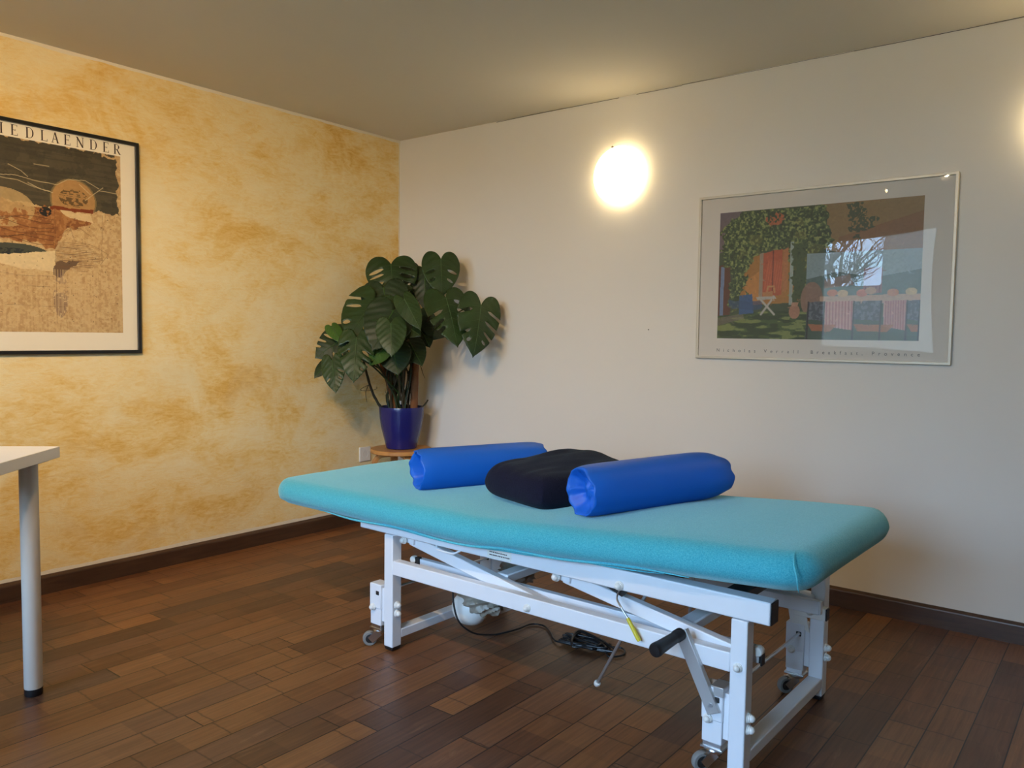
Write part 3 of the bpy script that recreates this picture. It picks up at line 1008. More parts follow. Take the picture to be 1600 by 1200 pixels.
LEAVES = [
    ('leaf', (0.273, -0.328, 1.489), (0.363, -0.388, 1.269), 0.285, 's', 1),
    ('leafd', (0.255, -0.152, 1.481), (0.326, -0.185, 1.317), 0.140, 'h', 2),
    ('leaf', (0.559, -0.229, 1.512), (0.622, -0.284, 1.314), 0.209, 'h', 3),
    ('leafd', (0.388, -0.177, 1.445), (0.440, -0.228, 1.242), 0.151, 'n', 4),
    ('leaf', (0.659, -0.294, 1.299), (0.798, -0.343, 1.054), 0.251, 's', 5),
    ('leaf', (0.827, -0.202, 1.260), (0.863, -0.297, 0.996), 0.243, 'w', 6),
    ('leaf', (0.358, -0.531, 1.287), (0.337, -0.705, 1.070), 0.279, 's', 7),
    ('leafd', (0.284, -0.669, 1.082), (0.217, -0.807, 0.982), 0.208, 'w', 8),
    ('leaf', (0.304, -0.765, 0.964), (0.380, -0.807, 0.808), 0.125, 'h', 9),
    ('leafd', (0.217, -0.733, 0.947), (0.211, -0.807, 0.875), 0.074, 'n', 10),
    ('leaf', (0.412, -0.696, 1.081), (0.487, -0.781, 0.867), 0.190, 'w', 11),
    ('leafd', (0.507, -0.533, 1.225), (0.509, -0.675, 1.027), 0.266, 'n', 12),
    ('leaf', (0.592, -0.626, 1.157), (0.646, -0.672, 0.995), 0.155, 'n', 13),
    ('leaf', (0.595, -0.536, 1.283), (0.724, -0.549, 1.133), 0.118, 'n', 14),
    ('leaf', (0.501, -0.491, 1.180), (0.654, -0.479, 1.101), 0.161, 'n', 15),
    ('leafd', (0.487, -0.513, 1.029), (0.559, -0.544, 0.898), 0.181, 'n', 16),
    ('leafd', (0.482, -0.387, 1.062), (0.585, -0.393, 0.942), 0.151, 'n', 17),
    ('leafd', (0.436, -0.264, 1.143), (0.528, -0.277, 1.039), 0.127, 'h', 18),
    ('leafd', (0.485, -0.184, 1.194), (0.509, -0.238, 1.077), 0.228, 'n', 19),
    ('leafy', (0.483, -0.581, 1.029), (0.487, -0.673, 0.948), 0.099, 'n', 20),
    ('leafd', (0.330, -0.433, 1.354), (0.403, -0.481, 1.160), 0.257, 'n', 21),
    ('leafd', (0.416, -0.275, 1.213), (0.455, -0.336, 1.017), 0.219, 'n', 22),
    ('leafy', (0.263, -0.732, 1.138), (0.354, -0.744, 1.060), 0.080, 'n', 23),
    ('leafd', (0.345, -0.492, 1.111), (0.381, -0.551, 0.969), 0.144, 'n', 24),
]


def leaf_outline(seed):
    half = [(0, -.02), (.035, -.10), (.11, -.20), (.23, -.26), (.36, -.23), (.46, -.12), (.515, .04), (.52, .20), (.485, .37), (.415, .54), (.315, .70), (.20, .83), (.095, .93), (.03, .985), (0, 1.03)]
    P = [Vector((a, b, 0)) for a, b in half]
    out = smooth_path(P, 4)
    return [(p.x, p.y) for p in out]

def in_poly(p, poly):
    x, y = p; c = False; n = len(poly)
    for i in range(n):
        x1, y1 = poly[i]; x2, y2 = poly[(i + 1) % n]
        if (y1 > y) != (y2 > y) and x < (x2 - x1) * (y - y1) / (y2 - y1) + x1: c = not c
    return c

def leaf_mesh(kind, seed):
    """returns list of 2D points and triangles of one fenestrated leaf; u across, v junction -> tip"""
    rnd = random.Random(seed * 31 + 5)
    half = leaf_outline(seed)
    loops, holes = [], []
    def lateral(v0, ang, r0, r1, w, side):
        dx, dy = math.cos(ang) * side, math.sin(ang)
        return (dx, dy)
    sides = {}
    for side in (1, -1):
        h = [(x * side, y) for x, y in half]
        cuts = []
        if kind == 's': spec = [(.02, 'hole'), (.17, 'hole'), (.33, 'open'), (.50, 'open')]
        elif kind == 'w': spec = [(.02, 'open'), (.20, 'open'), (.40, 'open'), (.58, 'hole')]
        elif kind == 'h': spec = [(.22, 'hole'), (.42, 'hole')]
        else: spec = []
        for v0, ty in spec:
            if rnd.random() < .16: continue
            if rnd.random() < .25: ty = 'hole' if ty == 'open' else 'open'
            ang = .28 + .62 * v0 + rnd.uniform(-.06, .06)
            cuts.append((v0 + rnd.uniform(-.02, .02), ang, ty))
        # open slits become notches in the outline
        for v0, ang, ty in cuts:
            dx, dy = math.cos(ang) * side, math.sin(ang)
            a0 = rnd.uniform(.15, .20)
            p_in = (dx * a0, v0 + dy * a0)
            # distance to outline along the lateral
            L = .1
            while in_poly((dx * L, v0 + dy * L), [(0, -.02)] + h + [(0, 1.03)]) and L < 1: L += .01
            w = rnd.uniform(.028, .042)
            nx, ny = -dy, dx
            if ty == 'hole' or kind == 'h':
                L1 = L - rnd.uniform(.035, .06)
                if L1 - a0 < .08: continue
                m = 10; poly = []
                for k in range(m + 1):
                    t = k / m; ww = w * math.sin(PI * min(1, t * .92 + .06)) ** .6
                    poly.append((dx * (a0 + (L1 - a0) * t) + nx * ww, v0 + dy * (a0 + (L1 - a0) * t) + ny * ww))
                for k in range(m - 1, 0, -1):
                    t = k / m; ww = -w * math.sin(PI * min(1, t * .92 + .06)) ** .6
                    poly.append((dx * (a0 + (L1 - a0) * t) + nx * ww, v0 + dy * (a0 + (L1 - a0) * t) + ny * ww))
                holes.append(poly)
            else:
                q = (dx * L, v0 + dy * L)
                # find outline index nearest
                bi = min(range(2, len(h) - 2), key=lambda i: (h[i][0] - q[0]) ** 2 + (h[i][1] - q[1]) ** 2)
                wo_ = w * 1.2
                def at(t, s): return (dx * (a0 + (L * .99 - a0) * t) + nx * s, v0 + dy * (a0 + (L * .99 - a0) * t) + ny * s)
                sg = side
                notch = [at(1, -wo_ * sg), at(.6, -w * sg), at(.2, -w * .9 * sg), at(.0, 0), at(.2, w * .9 * sg), at(.6, w * sg), at(1, wo_ * sg)]
                keep = [i for i in range(len(h)) if (h[i][0] - q[0]) ** 2 + (h[i][1] - q[1]) ** 2 > (wo_ * 1.25) ** 2 or i in (0, len(h) - 1)]
                new = []; done = False
                for i in range(len(h)):
                    if i in keep: new.append(h[i])
                    elif not done: new += notch; done = True
                if not done: new = h[:bi] + notch + h[bi:]
                h = new
        sides[side] = h
    outline = sides[1] + list(reversed(sides[-1]))[1:-1]
    pts = [Vector(p) for p in outline]
    edges = [(i, (i + 1) % len(pts)) for i in range(len(pts))]
    for hl in holes:
        b = len(pts); pts += [Vector(p) for p in hl]
        edges += [(b + i, b + (i + 1) % len(hl)) for i in range(len(hl))]
    st = .055; j = 0
    y = -.25
    while y < 1.02:
        x = -.54 + (st / 2 if j % 2 else 0)
        while x < .54:
            if in_poly((x, y), outline) and not any(in_poly((x, y), hl) for hl in holes): pts.append(Vector((x, y)))
            x += st
        y += st * .866; j += 1
    y = 0.0
    res = delaunay_2d_cdt(pts, edges, [], 0, 1e-5)
    V, F = res[0], res[2]
    tris = []
    for f in F:
        c = (sum(V[i].x for i in f) / len(f), sum(V[i].y for i in f) / len(f))
        if in_poly(c, outline) and not any(in_poly(c, hl) for hl in holes): tris.append(tuple(f))
    return V, tris

crown = Vector((.27, -.27, .95))
for kindm, J, Tp, wd, kind, seed in LEAVES:
    J, Tp = Vector(J), Vector(Tp)
    rnd = random.Random(seed)
    V, F = leaf_mesh(kind, seed)
    ax = (Tp - J); Ln = ax.length; ax.normalize()
    view = (CAM - J).normalized()
    out_dir = ((J - crown) * Vector((1, 1, .3))).normalized()
    nrm = (view * .75 + Vector((0, 0, .35)) + out_dir * .25 + Vector((rnd.uniform(-.2, .2), rnd.uniform(-.2, .2), rnd.uniform(-.1, .1)))).normalized()
    side = ax.cross(nrm).normalized(); nrm = side.cross(ax).normalized()
    wsc = wd / 1.04
    def pos(u, v, off=0.0):
        h = -.16 * abs(u) ** 1.5 - .10 * max(0, v - .2) ** 2 - .06 * max(0, -v)
        h += .0075 * math.sin((v - abs(u) * .75) * 34) * min(1, abs(u) * 5)
        h += .035 * mnoise.noise(Vector((u * 2.2, v * 2.2, seed * 3.1)))
        return J + side * (u * wsc) + ax * (v * Ln * .985) + nrm * (h * Ln + off)
    bm = bmesh.new()
    vs = [bm.verts.new(pos(p.x, p.y) - PO) for p in V]
    for f in F:
        try: bm.faces.new([vs[i] for i in f])
        except ValueError: pass
    for v in [v for v in bm.verts if not v.link_faces]: bm.verts.remove(v)
    for v in bm.verts:      # keep every leaf clear of the two walls
        wx, wy = v.co.x + PO.x, v.co.y + PO.y
        if wx < .012: v.co.x = .012 - PO.x
        if wy > -.012: v.co.y = -.012 - PO.y
    lf = obj('leaf', bm, M[kindm], plant, smooth=True, angle=180)
    sm = lf.modifiers.new('thickness', 'SOLIDIFY'); sm.thickness = .0009
    bm = bmesh.new()
    tube(bm, [pos(0, v, .0012) - PO for v in np.linspace(-.02, .93, 12)], [.0026 - .0018 * k / 11 for k in range(12)], 6)
    for s_ in (1, -1):
        for v0 in (-.0, .14, .28, .43, .58, .73):
            ang = .28 + .62 * v0 - .12
            L_ = .36 * (1 - abs(v0 - .15) * .9)
            tube(bm, [pos(math.cos(ang) * L_ * t * s_, v0 + math.sin(ang) * L_ * t, .0006) - PO for t in (0, .33, .66, 1)], [.0006, .0005, .0004, .0002], 4)
    obj('leaf_rib', bm, M['rib'] if kindm != 'leafd' else M['leafy'], lf, smooth=True)
    # petiole
    base = Vector((SX + rnd.uniform(-.045, .045), SY - .01 + rnd.uniform(-.045, .045), PZ + rnd.uniform(.24, .40)))
    back = J - nrm * .02
    mid = base.lerp(back, .5) + Vector((0, 0, .10)) - nrm * .05
    if back.z < base.z + .1: mid = base.lerp(back, .45) + Vector((0, 0, .09))
    p3 = back.lerp(mid, .25) + Vector((0, 0, .035))
    path = smooth_path([base, mid, p3, pos(0, 0, -.001)], 7)
    path = [Vector((max(.012, p.x), min(-.012, p.y), p.z)) - PO for p in path]
    bm = bmesh.new(); tube(bm, path, [.0055 - .0030 * k / (len(path) - 1) for k in range(len(path))], 8)
    obj('leaf_stalk', bm, M['leafy'] if kindm == 'leafy' else M['stem'] if seed % 3 else M['leaf'], plant, smooth=True)

# coir poles, woody stems, hanging aerial roots
def wp(bmn, name, pts, r, mat, n=12, wob=0.0, k=6):
    bm = bmesh.new()
    path = smooth_path([Vector(p) - PO for p in pts], k)
    tube(bm, path, r if not isinstance(r, tuple) else list(np.linspace(r[0], r[1], len(path))), n)
    if wob:
        for v in bm.verts: v.co += Vector((mnoise.noise(v.co * 60), mnoise.noise(v.co * 60 + Vector((9, 0, 0))), mnoise.noise(v.co * 60 + Vector((0, 9, 0))))) * wob
    return obj(name, bm, mat, plant, smooth=True)
wp(0, 'coir_pole', [(.312, -.185, .655), (.338, -.205, .80), (.362, -.222, .98), (.38, -.23, 1.12)], (.0215, .021), M['pole'], 18, .003)
wp(0, 'coir_pole', [(.262, -.275, .655), (.238, -.292, .80), (.212, -.330, .93), (.20, -.35, 1.05)], (.019, .018), M['pole'], 18, .003)
rnd = random.Random(5)
for i in range(7):
    a = .9 * i; x, y = SX + .045 * math.cos(a), SY - .02 + .045 * math.sin(a)
    wp(0, 'woody_stem', [(x, y, .66), (x + rnd.uniform(-.03, .03), y + rnd.uniform(-.03, .02), .76), (x + rnd.uniform(-.05, .05), y + rnd.uniform(-.06, .02), .86), (x + rnd.uniform(-.07, .07), y + rnd.uniform(-.08, .02), 1.0)], (rnd.uniform(.006, .011), .005), M['stem'] if i % 2 else M['leafd'], 10, .003)
wp(0, 'woody_stem', [(.245, -.300, .66), (.205, -.345, .70), (.185, -.385, .78), (.155, -.400, .88), (.13, -.41, .98)], (.0085, .0065), M['stem'], 10, .002)
wp(0, 'woody_stem', [(.290, -.235, .66), (.305, -.26, .76), (.29, -.27, .88), (.33, -.30, 1.0), (.36, -.30, 1.12)], (.013, .009), M['stem'], 12, .003)
wp(0, 'woody_stem', [(.275, -.26, .66), (.255, -.28, .74), (.28, -.30, .84), (.25, -.32, .96), (.26, -.33, 1.08)], (.012, .008), M['stem'], 12, .003)
wp(0, 'woody_stem', [(.300, -.25, .66), (.288, -.285, .72), (.315, -.30, .80), (.30, -.31, .92)], (.009, .007), M['leafd'], 12, .002)
wp(0, 'woody_stem', [(.325, -.185, .665), (.372, -.165, .70), (.405, -.165, .735)], (.0065, .004), M['stem'], 8, .001)
for i in range(13):
    a = rnd.uniform(0, 2 * PI); x = SX + .02 + .07 * math.cos(a); y = SY - .04 + .06 * math.sin(a)
    z0 = rnd.uniform(.85, 1.0)
    p = [(x, y, z0)]
    L_ = rnd.uniform(.10, .32)
    for k in range(1, 5):
        p.append((p[-1][0] + rnd.uniform(-.018, .018), p[-1][1] + rnd.uniform(-.018, .018), z0 - L_ * k / 4))
    wp(0, 'aerial_root', p, (.0026, .0012), M['stem'], 6, 0, 5)
wp(0, 'aerial_root', [(.175, -.40, .82), (.150, -.43, .80), (.165, -.45, .79), (.215, -.44, .79), (.245, -.41, .80), (.22, -.385, .81)], (.0016, .0010), M['stem'], 6, 0, 6)
wp(0, 'aerial_root', [(.18, -.40, .83), (.165, -.415, .78), (.168, -.41, .72)], (.0024, .001), M['stem'], 6, 0, 5)
wp(0, 'aerial_root', [(.39, -.21, .93), (.402, -.205, .89), (.415, -.20, .86)], (.0022, .0012), M['stem'], 6, 0, 5)

# ------------------------------------------------------------------ wall socket
sk = empty('wall_socket', (0, -.2805, .398))
tag(sk, 'white single wall socket low on the yellow wall beside the stool', 'socket')
bm = bmesh.new(); box(bm, .0, .009, -.043, .043, -.043, .043)
obj('cover_plate', bm, M['socket'], sk, bevel=.005, seg=3)
bm = bmesh.new(); lathe(bm, [(.0245, 0), (.0245, .0012), (.0215, .0012), (.0205, -.0075), (0, -.0075)], 40, place((.0092, 0, 0), (1, 0, 0)))
obj('socket_well', bm, M['socket'], sk, smooth=True, angle=40)
bm = bmesh.new()
for s in (-1, 1): lathe(bm, [(0, .0), (.0028, .0), (.0028, .0006), (0, .0006)], 14, place((.0022, s * .0095, 0), (1, 0, 0)))
box(bm, .0018, .0060, -.003, .003, .0175, .0200); box(bm, .0018, .0060, -.003, .003, -.0200, -.0175)
obj('pin_hole', bm, M['dark'], sk)

# ------------------------------------------------------------------ white table at the left
TC = Vector((.968, -2.362, 0))
e1 = Vector((-.742, -.670, 0)).normalized(); e2 = Vector((.670, -.742, 0)).normalized()
tb = empty('white_table', TC, math.atan2(e1.y, e1.x))
tag(tb, 'white table with a round tubular leg reaching in at the left edge', 'table')
# local x along e1, local y: e2 is +y rotated -> local (a, b) with b along e1 x z
TL, TWd = 1.20, .60
sgn = 1 if (Vector((-e1.y, e1.x, 0)).dot(e2) > 0) else -1
y0, y1 = (0, TWd) if sgn > 0 else (-TWd, 0)
obj('tabletop', box(bmesh.new(), 0, TL, y0, y1, .714, .748), M['tablew'], tb, bevel=.0015)
for ax_ in (.055, TL - .055):
    for bx in (.078, TWd - .078):
        bm = bmesh.new(); lathe(bm, [(0, .022), (.0248, .022), (.0255, .024), (.0255, .714), (0, .714)], 40, Matrix.Translation((ax_, sgn * bx, 0)))
        lg = obj('leg', bm, M['legw'], tb, smooth=True, angle=40)
        bm = bmesh.new(); lathe(bm, [(0, 0), (.0235, 0), (.0252, .003), (.0252, .0222), (0, .0222)], 40, Matrix.Translation((ax_, sgn * bx, 0)))
        obj('foot_cap', bm, M['black'], lg, smooth=True, angle=40)
        bm = bmesh.new(); box(bm, ax_ - .04, ax_ + .04, sgn * bx - .04, sgn * bx + .04, .708, .7138)
        obj('mounting_plate', bm, M['legw'], lg, bevel=.002)

# ------------------------------------------------------------------ round wall lamps
def wall_lamp(x, z, label):
    r = .138
    root = empty('wall_lamp', (x, 0, z))
    tag(root, label, 'wall lamp', 'round opal wall lamps')
    Mx = place((0, 0, 0), (0, -1, 0))
    bm = bmesh.new(); lathe(bm, [(0, 0), (r * .86, 0), (r * .86, .022), (0, .022)], 64, Mx)
    obj('lamp_base', bm, M['steel2'], root, smooth=True, angle=40)
    bm = bmesh.new()
    prof = [(r * .86, .012), (r * .97, .016), (r, .026)]
    prof += [(r * math.cos(a), .026 + .050 * math.sin(a)) for a in [PI / 2 * k / 14 for k in range(1, 14)]] + [(0, .076)]
    lathe(bm, prof, 64, Mx)
    obj('glass_shade', bm, M['lamp'], root, smooth=True, angle=60)
    bm = bmesh.new()
    for a in (1.85,): lathe(bm, [(0, 0), (.006, 0), (.006, .010), (0, .012)], 12, place((r * 1.01 * math.cos(a), -.02, r * 1.01 * math.sin(a)), (math.cos(a), 0, math.sin(a))))
    obj('retaining_clip', bm, M['metalw'], root, smooth=True)
wall_lamp(1.541, 1.889, 'glowing round opal wall lamp on the white wall between plant and garden picture')
wall_lamp(3.372, 1.889, 'glowing round opal wall lamp right of the garden picture, just past the frame edge')

# ------------------------------------------------------------------ spotlight track (mirrored in the glazing)
tr = empty('spotlight_track', (2.05, -3.03, RH))
tag(tr, 'ceiling spotlight track with four heads, mirrored along the top of the garden picture', 'spotlight track')
obj('track_bar', box(bmesh.new(), -.45, .45, -.016, .016, -.022, 0), M['metalw'], tr, bevel=.002)
AIM = [(-.335, (.02, -2.1, 1.35), 1.0), (-.04, (.30, -.6, 1.0), 1.0), (.197, (1.2, -1.7, .5), .6), (.34, (2.90, -.1, 1.50), .6)]
for lx, tgt, pw in AIM:
    hp = Vector((lx, 0, -.075)); d = (Vector(tgt) - (Vector((2.05, -3.03, RH)) + hp)).normalized()
    bm = bmesh.new(); tube(bm, [(lx, 0, -.02), (lx, 0, -.070)], .006, 12)
    head = obj('spotlight_head', bm, M['metalw'], tr, smooth=True)
    bm = bmesh.new(); lathe(bm, [(0, -.045), (.018, -.045), (.026, -.030), (.037, .015), (.040, .035), (.038, .035), (.034, .015), (.022, -.020), (0, -.025)], 32, place(hp, d))
    obj('reflector', bm, M['metalw'], head, smooth=True, angle=50)
    bm = bmesh.new(); lathe(bm, [(0, -.006), (.014, -.006), (.020, -.010), (.020, -.016), (0, -.016)], 24, place(hp, d))
    obj('bulb', bm, M['bulb'], head, smooth=True, angle=50)
    ld = bpy.data.lights.new('spotlight', 'SPOT'); ld.energy = SPOT_W * pw; ld.color = WARM
    ld.spot_size = math.radians(100); ld.spot_blend = 1.0; ld.shadow_soft_size = .014
    lo = bpy.data.objects.new('spotlight', ld); COL.objects.link(lo); lo.parent = head
    lo.matrix_basis = Matrix.Translation(hp + d * .004) @ d.to_track_quat('-Z', 'Y').to_matrix().to_4x4()

# small dark mark left by a nail in the white wall
bm = bmesh.new(); lathe(bm, [(0, .0), (.0028, .0), (.0022, .003), (0, .0035)], 12, place((1.71, 0, 1.143), (0, -1, 0)))
o = obj('wall_nail', bm, M['dark'], None, smooth=True); tag(o, 'tiny dark nail in the bare white wall below the lamp', 'nail')

# ------------------------------------------------------------------ pictures painted as colour attributes on fine meshes
class Canvas:
    def __init__(s, w, h, seed=0):
        s.w, s.h = w, h
        s.y, s.x = np.mgrid[0:h, 0:w]
        s.x = (s.x + .5) / w; s.y = (s.y + .5) / h
        s.c = np.zeros((h, w, 3)); s.r = np.random.RandomState(seed)
    def noise(s, fx, fy, octv=1, gain=.5):
        out = np.zeros((s.h, s.w)); amp = 1; tot = 0
        for o in range(octv):
            gx, gy = max(2, int(fx * 2 ** o)), max(2, int(fy * 2 ** o))
            g = s.r.rand(gy + 2, gx + 2)
            u, v = s.x * gx, s.y * gy
            i, j = u.astype(int), v.astype(int); fu, fv = u - i, v - j
            fu = fu * fu * (3 - 2 * fu); fv = fv * fv * (3 - 2 * fv)
            a = g[j, i] * (1 - fu) + g[j, i + 1] * fu; b = g[j + 1, i] * (1 - fu) + g[j + 1, i + 1] * fu
            out += amp * (a * (1 - fv) + b * fv); tot += amp; amp *= gain
        return out / tot
    def poly(s, pts, soft=0.0, rough=0.0):
        x, y = s.x, s.y
        if rough:
            x = x + (s.noise(30, 30, 2) - .5) * rough; y = y + (s.noise(30, 30, 2) - .5) * rough
        m = np.zeros(x.shape, bool); n = len(pts)
        for i in range(n):
            (x1, y1), (x2, y2) = pts[i], pts[(i + 1) % n]
            if y1 == y2: continue
            cnd = ((y1 > y) != (y2 > y)) & (x < (x2 - x1) * (y - y1) / (y2 - y1) + x1)
            m ^= cnd
        return m.astype(float)
    def ell(s, cx, cy, rx, ry): return (((s.x - cx) / rx) ** 2 + ((s.y - cy) / ry) ** 2 < 1).astype(float)
    def line(s, pts, w):
        m = np.zeros(s.x.shape); asp = s.h / s.w
        for (x1, y1), (x2, y2) in zip(pts, pts[1:]):
            dx, dy = x2 - x1, (y2 - y1) * asp; L2 = dx * dx + dy * dy + 1e-12
            t = np.clip(((s.x - x1) * dx + (s.y - y1) * asp * dy) / L2, 0, 1)
            d = np.hypot(s.x - x1 - t * dx, (s.y - y1) * asp - t * dy)
            m = np.maximum(m, np.clip(1.5 - d / w, 0, 1))
        return m
    def put(s, m, col, a=1.0):
        m = np.clip(m * a, 0, 1)[..., None]
        s.c = s.c * (1 - m) + np.array(col) * m
    def mesh(s, name, origin, ux, uy, parent, mat):
        """origin = upper left corner, ux across, uy down"""
        w, h = s.w, s.h
        o, ux, uy = Vector(origin), Vector(ux), Vector(uy)
        X, Y = np.meshgrid(np.arange(w + 1) / w, np.arange(h + 1) / h)
        V = np.array(o)[None, None] + X[..., None] * np.array(ux) + Y[..., None] * np.array(uy)
        idx = np.arange((w + 1) * (h + 1)).reshape(h + 1, w + 1)
        F = np.stack([idx[:-1, :-1], idx[1:, :-1], idx[1:, 1:], idx[:-1, 1:]], -1).reshape(-1, 4)
        me = bpy.data.meshes.new(name)
        me.from_pydata(V.reshape(-1, 3).tolist(), [], F.tolist())
        at = me.color_attributes.new('ink', 'FLOAT_COLOR', 'CORNER')
        c = np.ones((h * w, 4)); c[:, :3] = np.clip(s.c, 0, 1).reshape(-1, 3)
        at.data.foreach_set('color', np.repeat(c, 4, axis=0).ravel())
        me.materials.append(mat); me.update()
        ob = bpy.data.objects.new(name, me); COL.objects.link(ob)
        if parent: ob.parent = parent
        return ob
def sr(*c):
    return tuple((v / 255) ** 2.2 for v in c)

def picture_frame(bm, W_, H_, w, d, z0=0):
    """mitred frame in local XZ plane, X across, Z up, thickness along -Y"""
    o = [(-W_ / 2, -H_ / 2), (W_ / 2, -H_ / 2), (W_ / 2, H_ / 2), (-W_ / 2, H_ / 2)]
    i = [(-W_ / 2 + w, -H_ / 2 + w), (W_ / 2 - w, -H_ / 2 + w), (W_ / 2 - w, H_ / 2 - w), (-W_ / 2 + w, H_ / 2 - w)]
    ring = {}
    for nm, src, yy in (('of', o, -d), ('if', i, -d), ('ib', i, -d * .35), ('ob', o, -.001)):
        ring[nm] = [bm.verts.new((x, yy, z)) for x, z in src]
    for A, B in (('of', 'if'), ('if', 'ib'), ('ob', 'of'), ('ib', 'ob')):
        for k in range(4):
            bm.faces.new((ring[A][k], ring[A][(k + 1) % 4], ring[B][(k + 1) % 4], ring[B][k]))
    return bm

# ---- garden picture on the white wall
GX0, GX1, GZ0, GZ1 = 1.9645, 3.0075, 1.015, 1.741
gw, gh = GX1 - GX0, GZ1 - GZ0
gp = empty('framed_garden_picture', ((GX0 + GX1) / 2, 0, (GZ0 + GZ1) / 2))
tag(gp, 'wide garden terrace print in a thin pale metal frame on the white wall', 'framed picture')
obj('picture_frame', picture_frame(bmesh.new(), gw, gh, .011, .020), M['silver'], gp, bevel=.0015)
obj('mount_board', box(bmesh.new(), -gw / 2 + .009, gw / 2 - .009, -.0075, -.002, -gh / 2 + .009, gh / 2 - .009), M['mat_right'], gp)
c = Canvas(400, 268, 3)
fol = c.noise(105, 70, 3); fol2 = c.noise(14, 9, 3)
c.c[:] = np.array(sr(96, 104, 82))
c.put(np.ones_like(c.x), sr(74, 86, 62), 1)
c.put(c.poly([(.5, 0), (1, 0), (1, .40), (.80, .44), (.62, .36), (.5, .3)]), sr(150, 118, 74))
c.put(c.poly([(.62, .25), (1, .1), (1, .40), (.62, .40)]), sr(140, 92, 60), .7)
c.put(c.poly([(0, 0), (.12, 0), (.04, .30), (0, .32)]), sr(120, 104, 108))
# ochre house wall, shutters, pale post
c.put(c.poly([(.13, .36), (.44, .30), (.44, .72), (.12, .74)]), sr(178, 118, 48))
c.put(c.poly([(.15, .55), (.24, .46), (.23, .70), (.15, .72)]), sr(214, 140, 70), .7)
c.put(c.poly([(.245, .34), (.345, .30), (.345, .66), (.245, .68)]), sr(192, 88, 50))
for k in range(8): c.put(c.line([(.255 + .012 * k, .62), (.275 + .012 * k, .40)], .0035), sr(224, 120, 78), .45)
c.put(c.line([(.297, .31), (.297, .67)], .003), sr(110, 52, 34), .9)
c.put(c.poly([(.225, .34), (.245, .33), (.245, .70), (.225, .70)]), sr(168, 144, 120))
c.put(c.poly([(.35, .32), (.375, .30), (.375, .62), (.35, .64)]), sr(196, 120, 70), .8)
# doorway
c.put(c.poly([(0, .42), (.065, .40), (.07, .84), (0, .86)]), sr(104, 62, 44))
c.put(c.poly([(.012, .43), (.032, .43), (.030, .84), (.010, .86)]), sr(122, 138, 168))
# vine mass
vine = c.poly([(.02, .12), (.12, .0), (.56, 0), (.60, .30), (.50, .36), (.48, .66), (.40, .74), (.38, .30), (.25, .32), (.17, .42), (.15, .64), (.10, .78), (.07, .80), (.065, .44), (.02, .44)], rough=.06)
c.put(vine, sr(72, 90, 54))
c.put(vine * (fol > .56), sr(116, 132, 78), .8)
c.put(vine * (fol > .66), sr(160, 164, 96), .8)
c.put(vine * (fol < .40), sr(44, 62, 42), .8)
c.put(vine * (fol2 > .60), sr(138, 132, 66), .3)
c.put(c.ell(.30, .08, .05, .05) * (fol > .5), sr(190, 100, 60))
c.put(c.poly([(.655, 0), (.735, 0), (.75, .10), (.79, .12), (.80, .20), (.73, .22), (.70, .28), (.665, .20)], rough=.05) * (fol > .42), sr(60, 78, 56), .9)
c.put(c.poly([(.385, .26), (.402, .26), (.402, .74), (.385, .74)]), sr(172, 186, 176), .85)
c.put(c.poly([(.402, .26), (.47, .30), (.47, .72), (.402, .74)], rough=.05) * (fol > .3), sr(76, 92, 58))
# distance, hazy hills and urn
c.put(c.poly([(.47, .36), (1, .36), (1, .56), (.47, .56)]), sr(150, 170, 172))
c.put(c.poly([(.47, .55), (.62, .50), (.8, .55), (1, .50), (1, .74), (.47, .74)]), sr(96, 118, 112))
c.put(c.poly([(.56, .56), (.68, .52), (.70, .60), (.56, .62)]), sr(168, 128, 112), .6)
c.put(c.poly([(.745, .48), (.83, .48), (.83, .66), (.745, .66)]), sr(160, 104, 104), .8)
for k in range(5): c.put(c.line([(.755 + .016 * k, .49), (.755 + .016 * k, .66)], .003), sr(110, 70, 76), .7)
c.put(c.ell(.50, .70, .055, .13), sr(160, 120, 100), .85)
# lawn
c.put(c.poly([(0, .82), (.3, .78), (.55, .80), (.52, 1), (0, 1)]), sr(78, 96, 52))
lawn = c.poly([(0, .82), (.3, .78), (.55, .80), (.52, 1), (0, 1)]); ln = c.noise(16, 44, 2)
c.put(lawn * (ln > .56), sr(142, 150, 84), .8); c.put(lawn * (ln < .40), sr(48, 66, 44), .8)
c.put(c.poly([(0, .84), (.14, .80), (.15, .84), (0, .90)]), sr(142, 126, 112), .5)
# blue chair, little table, pot
c.put(c.poly([(.12, .66), (.19, .65), (.20, .80), (.12, .81)]), sr(64, 98, 142)); c.put(c.poly([(.07, .70), (.24, .71), (.24, .77), (.07, .76)], rough=.03), sr(58, 84, 120), .7)
c.put(c.poly([(.21, .675), (.31, .665), (.32, .69), (.22, .70)]), sr(190, 180, 164)); c.put(c.line([(.24, .70), (.31, .81)], .005), sr(200, 190, 176)); c.put(c.line([(.295, .70), (.24, .81)], .005), sr(200, 190, 176))
c.put(c.poly([(.245, .64), (.30, .63), (.30, .67), (.25, .67)]), sr(196, 130, 78)); c.put(c.line([(.27, .63), (.275, .595), (.305, .595), (.31, .64)], .004), sr(206, 150, 90))
c.put(c.ell(.415, .79, .028, .055), sr(176, 122, 92)); c.put(c.poly([(.395, .72), (.435, .72), (.43, .75), (.40, .75)]), sr(190, 138, 108))
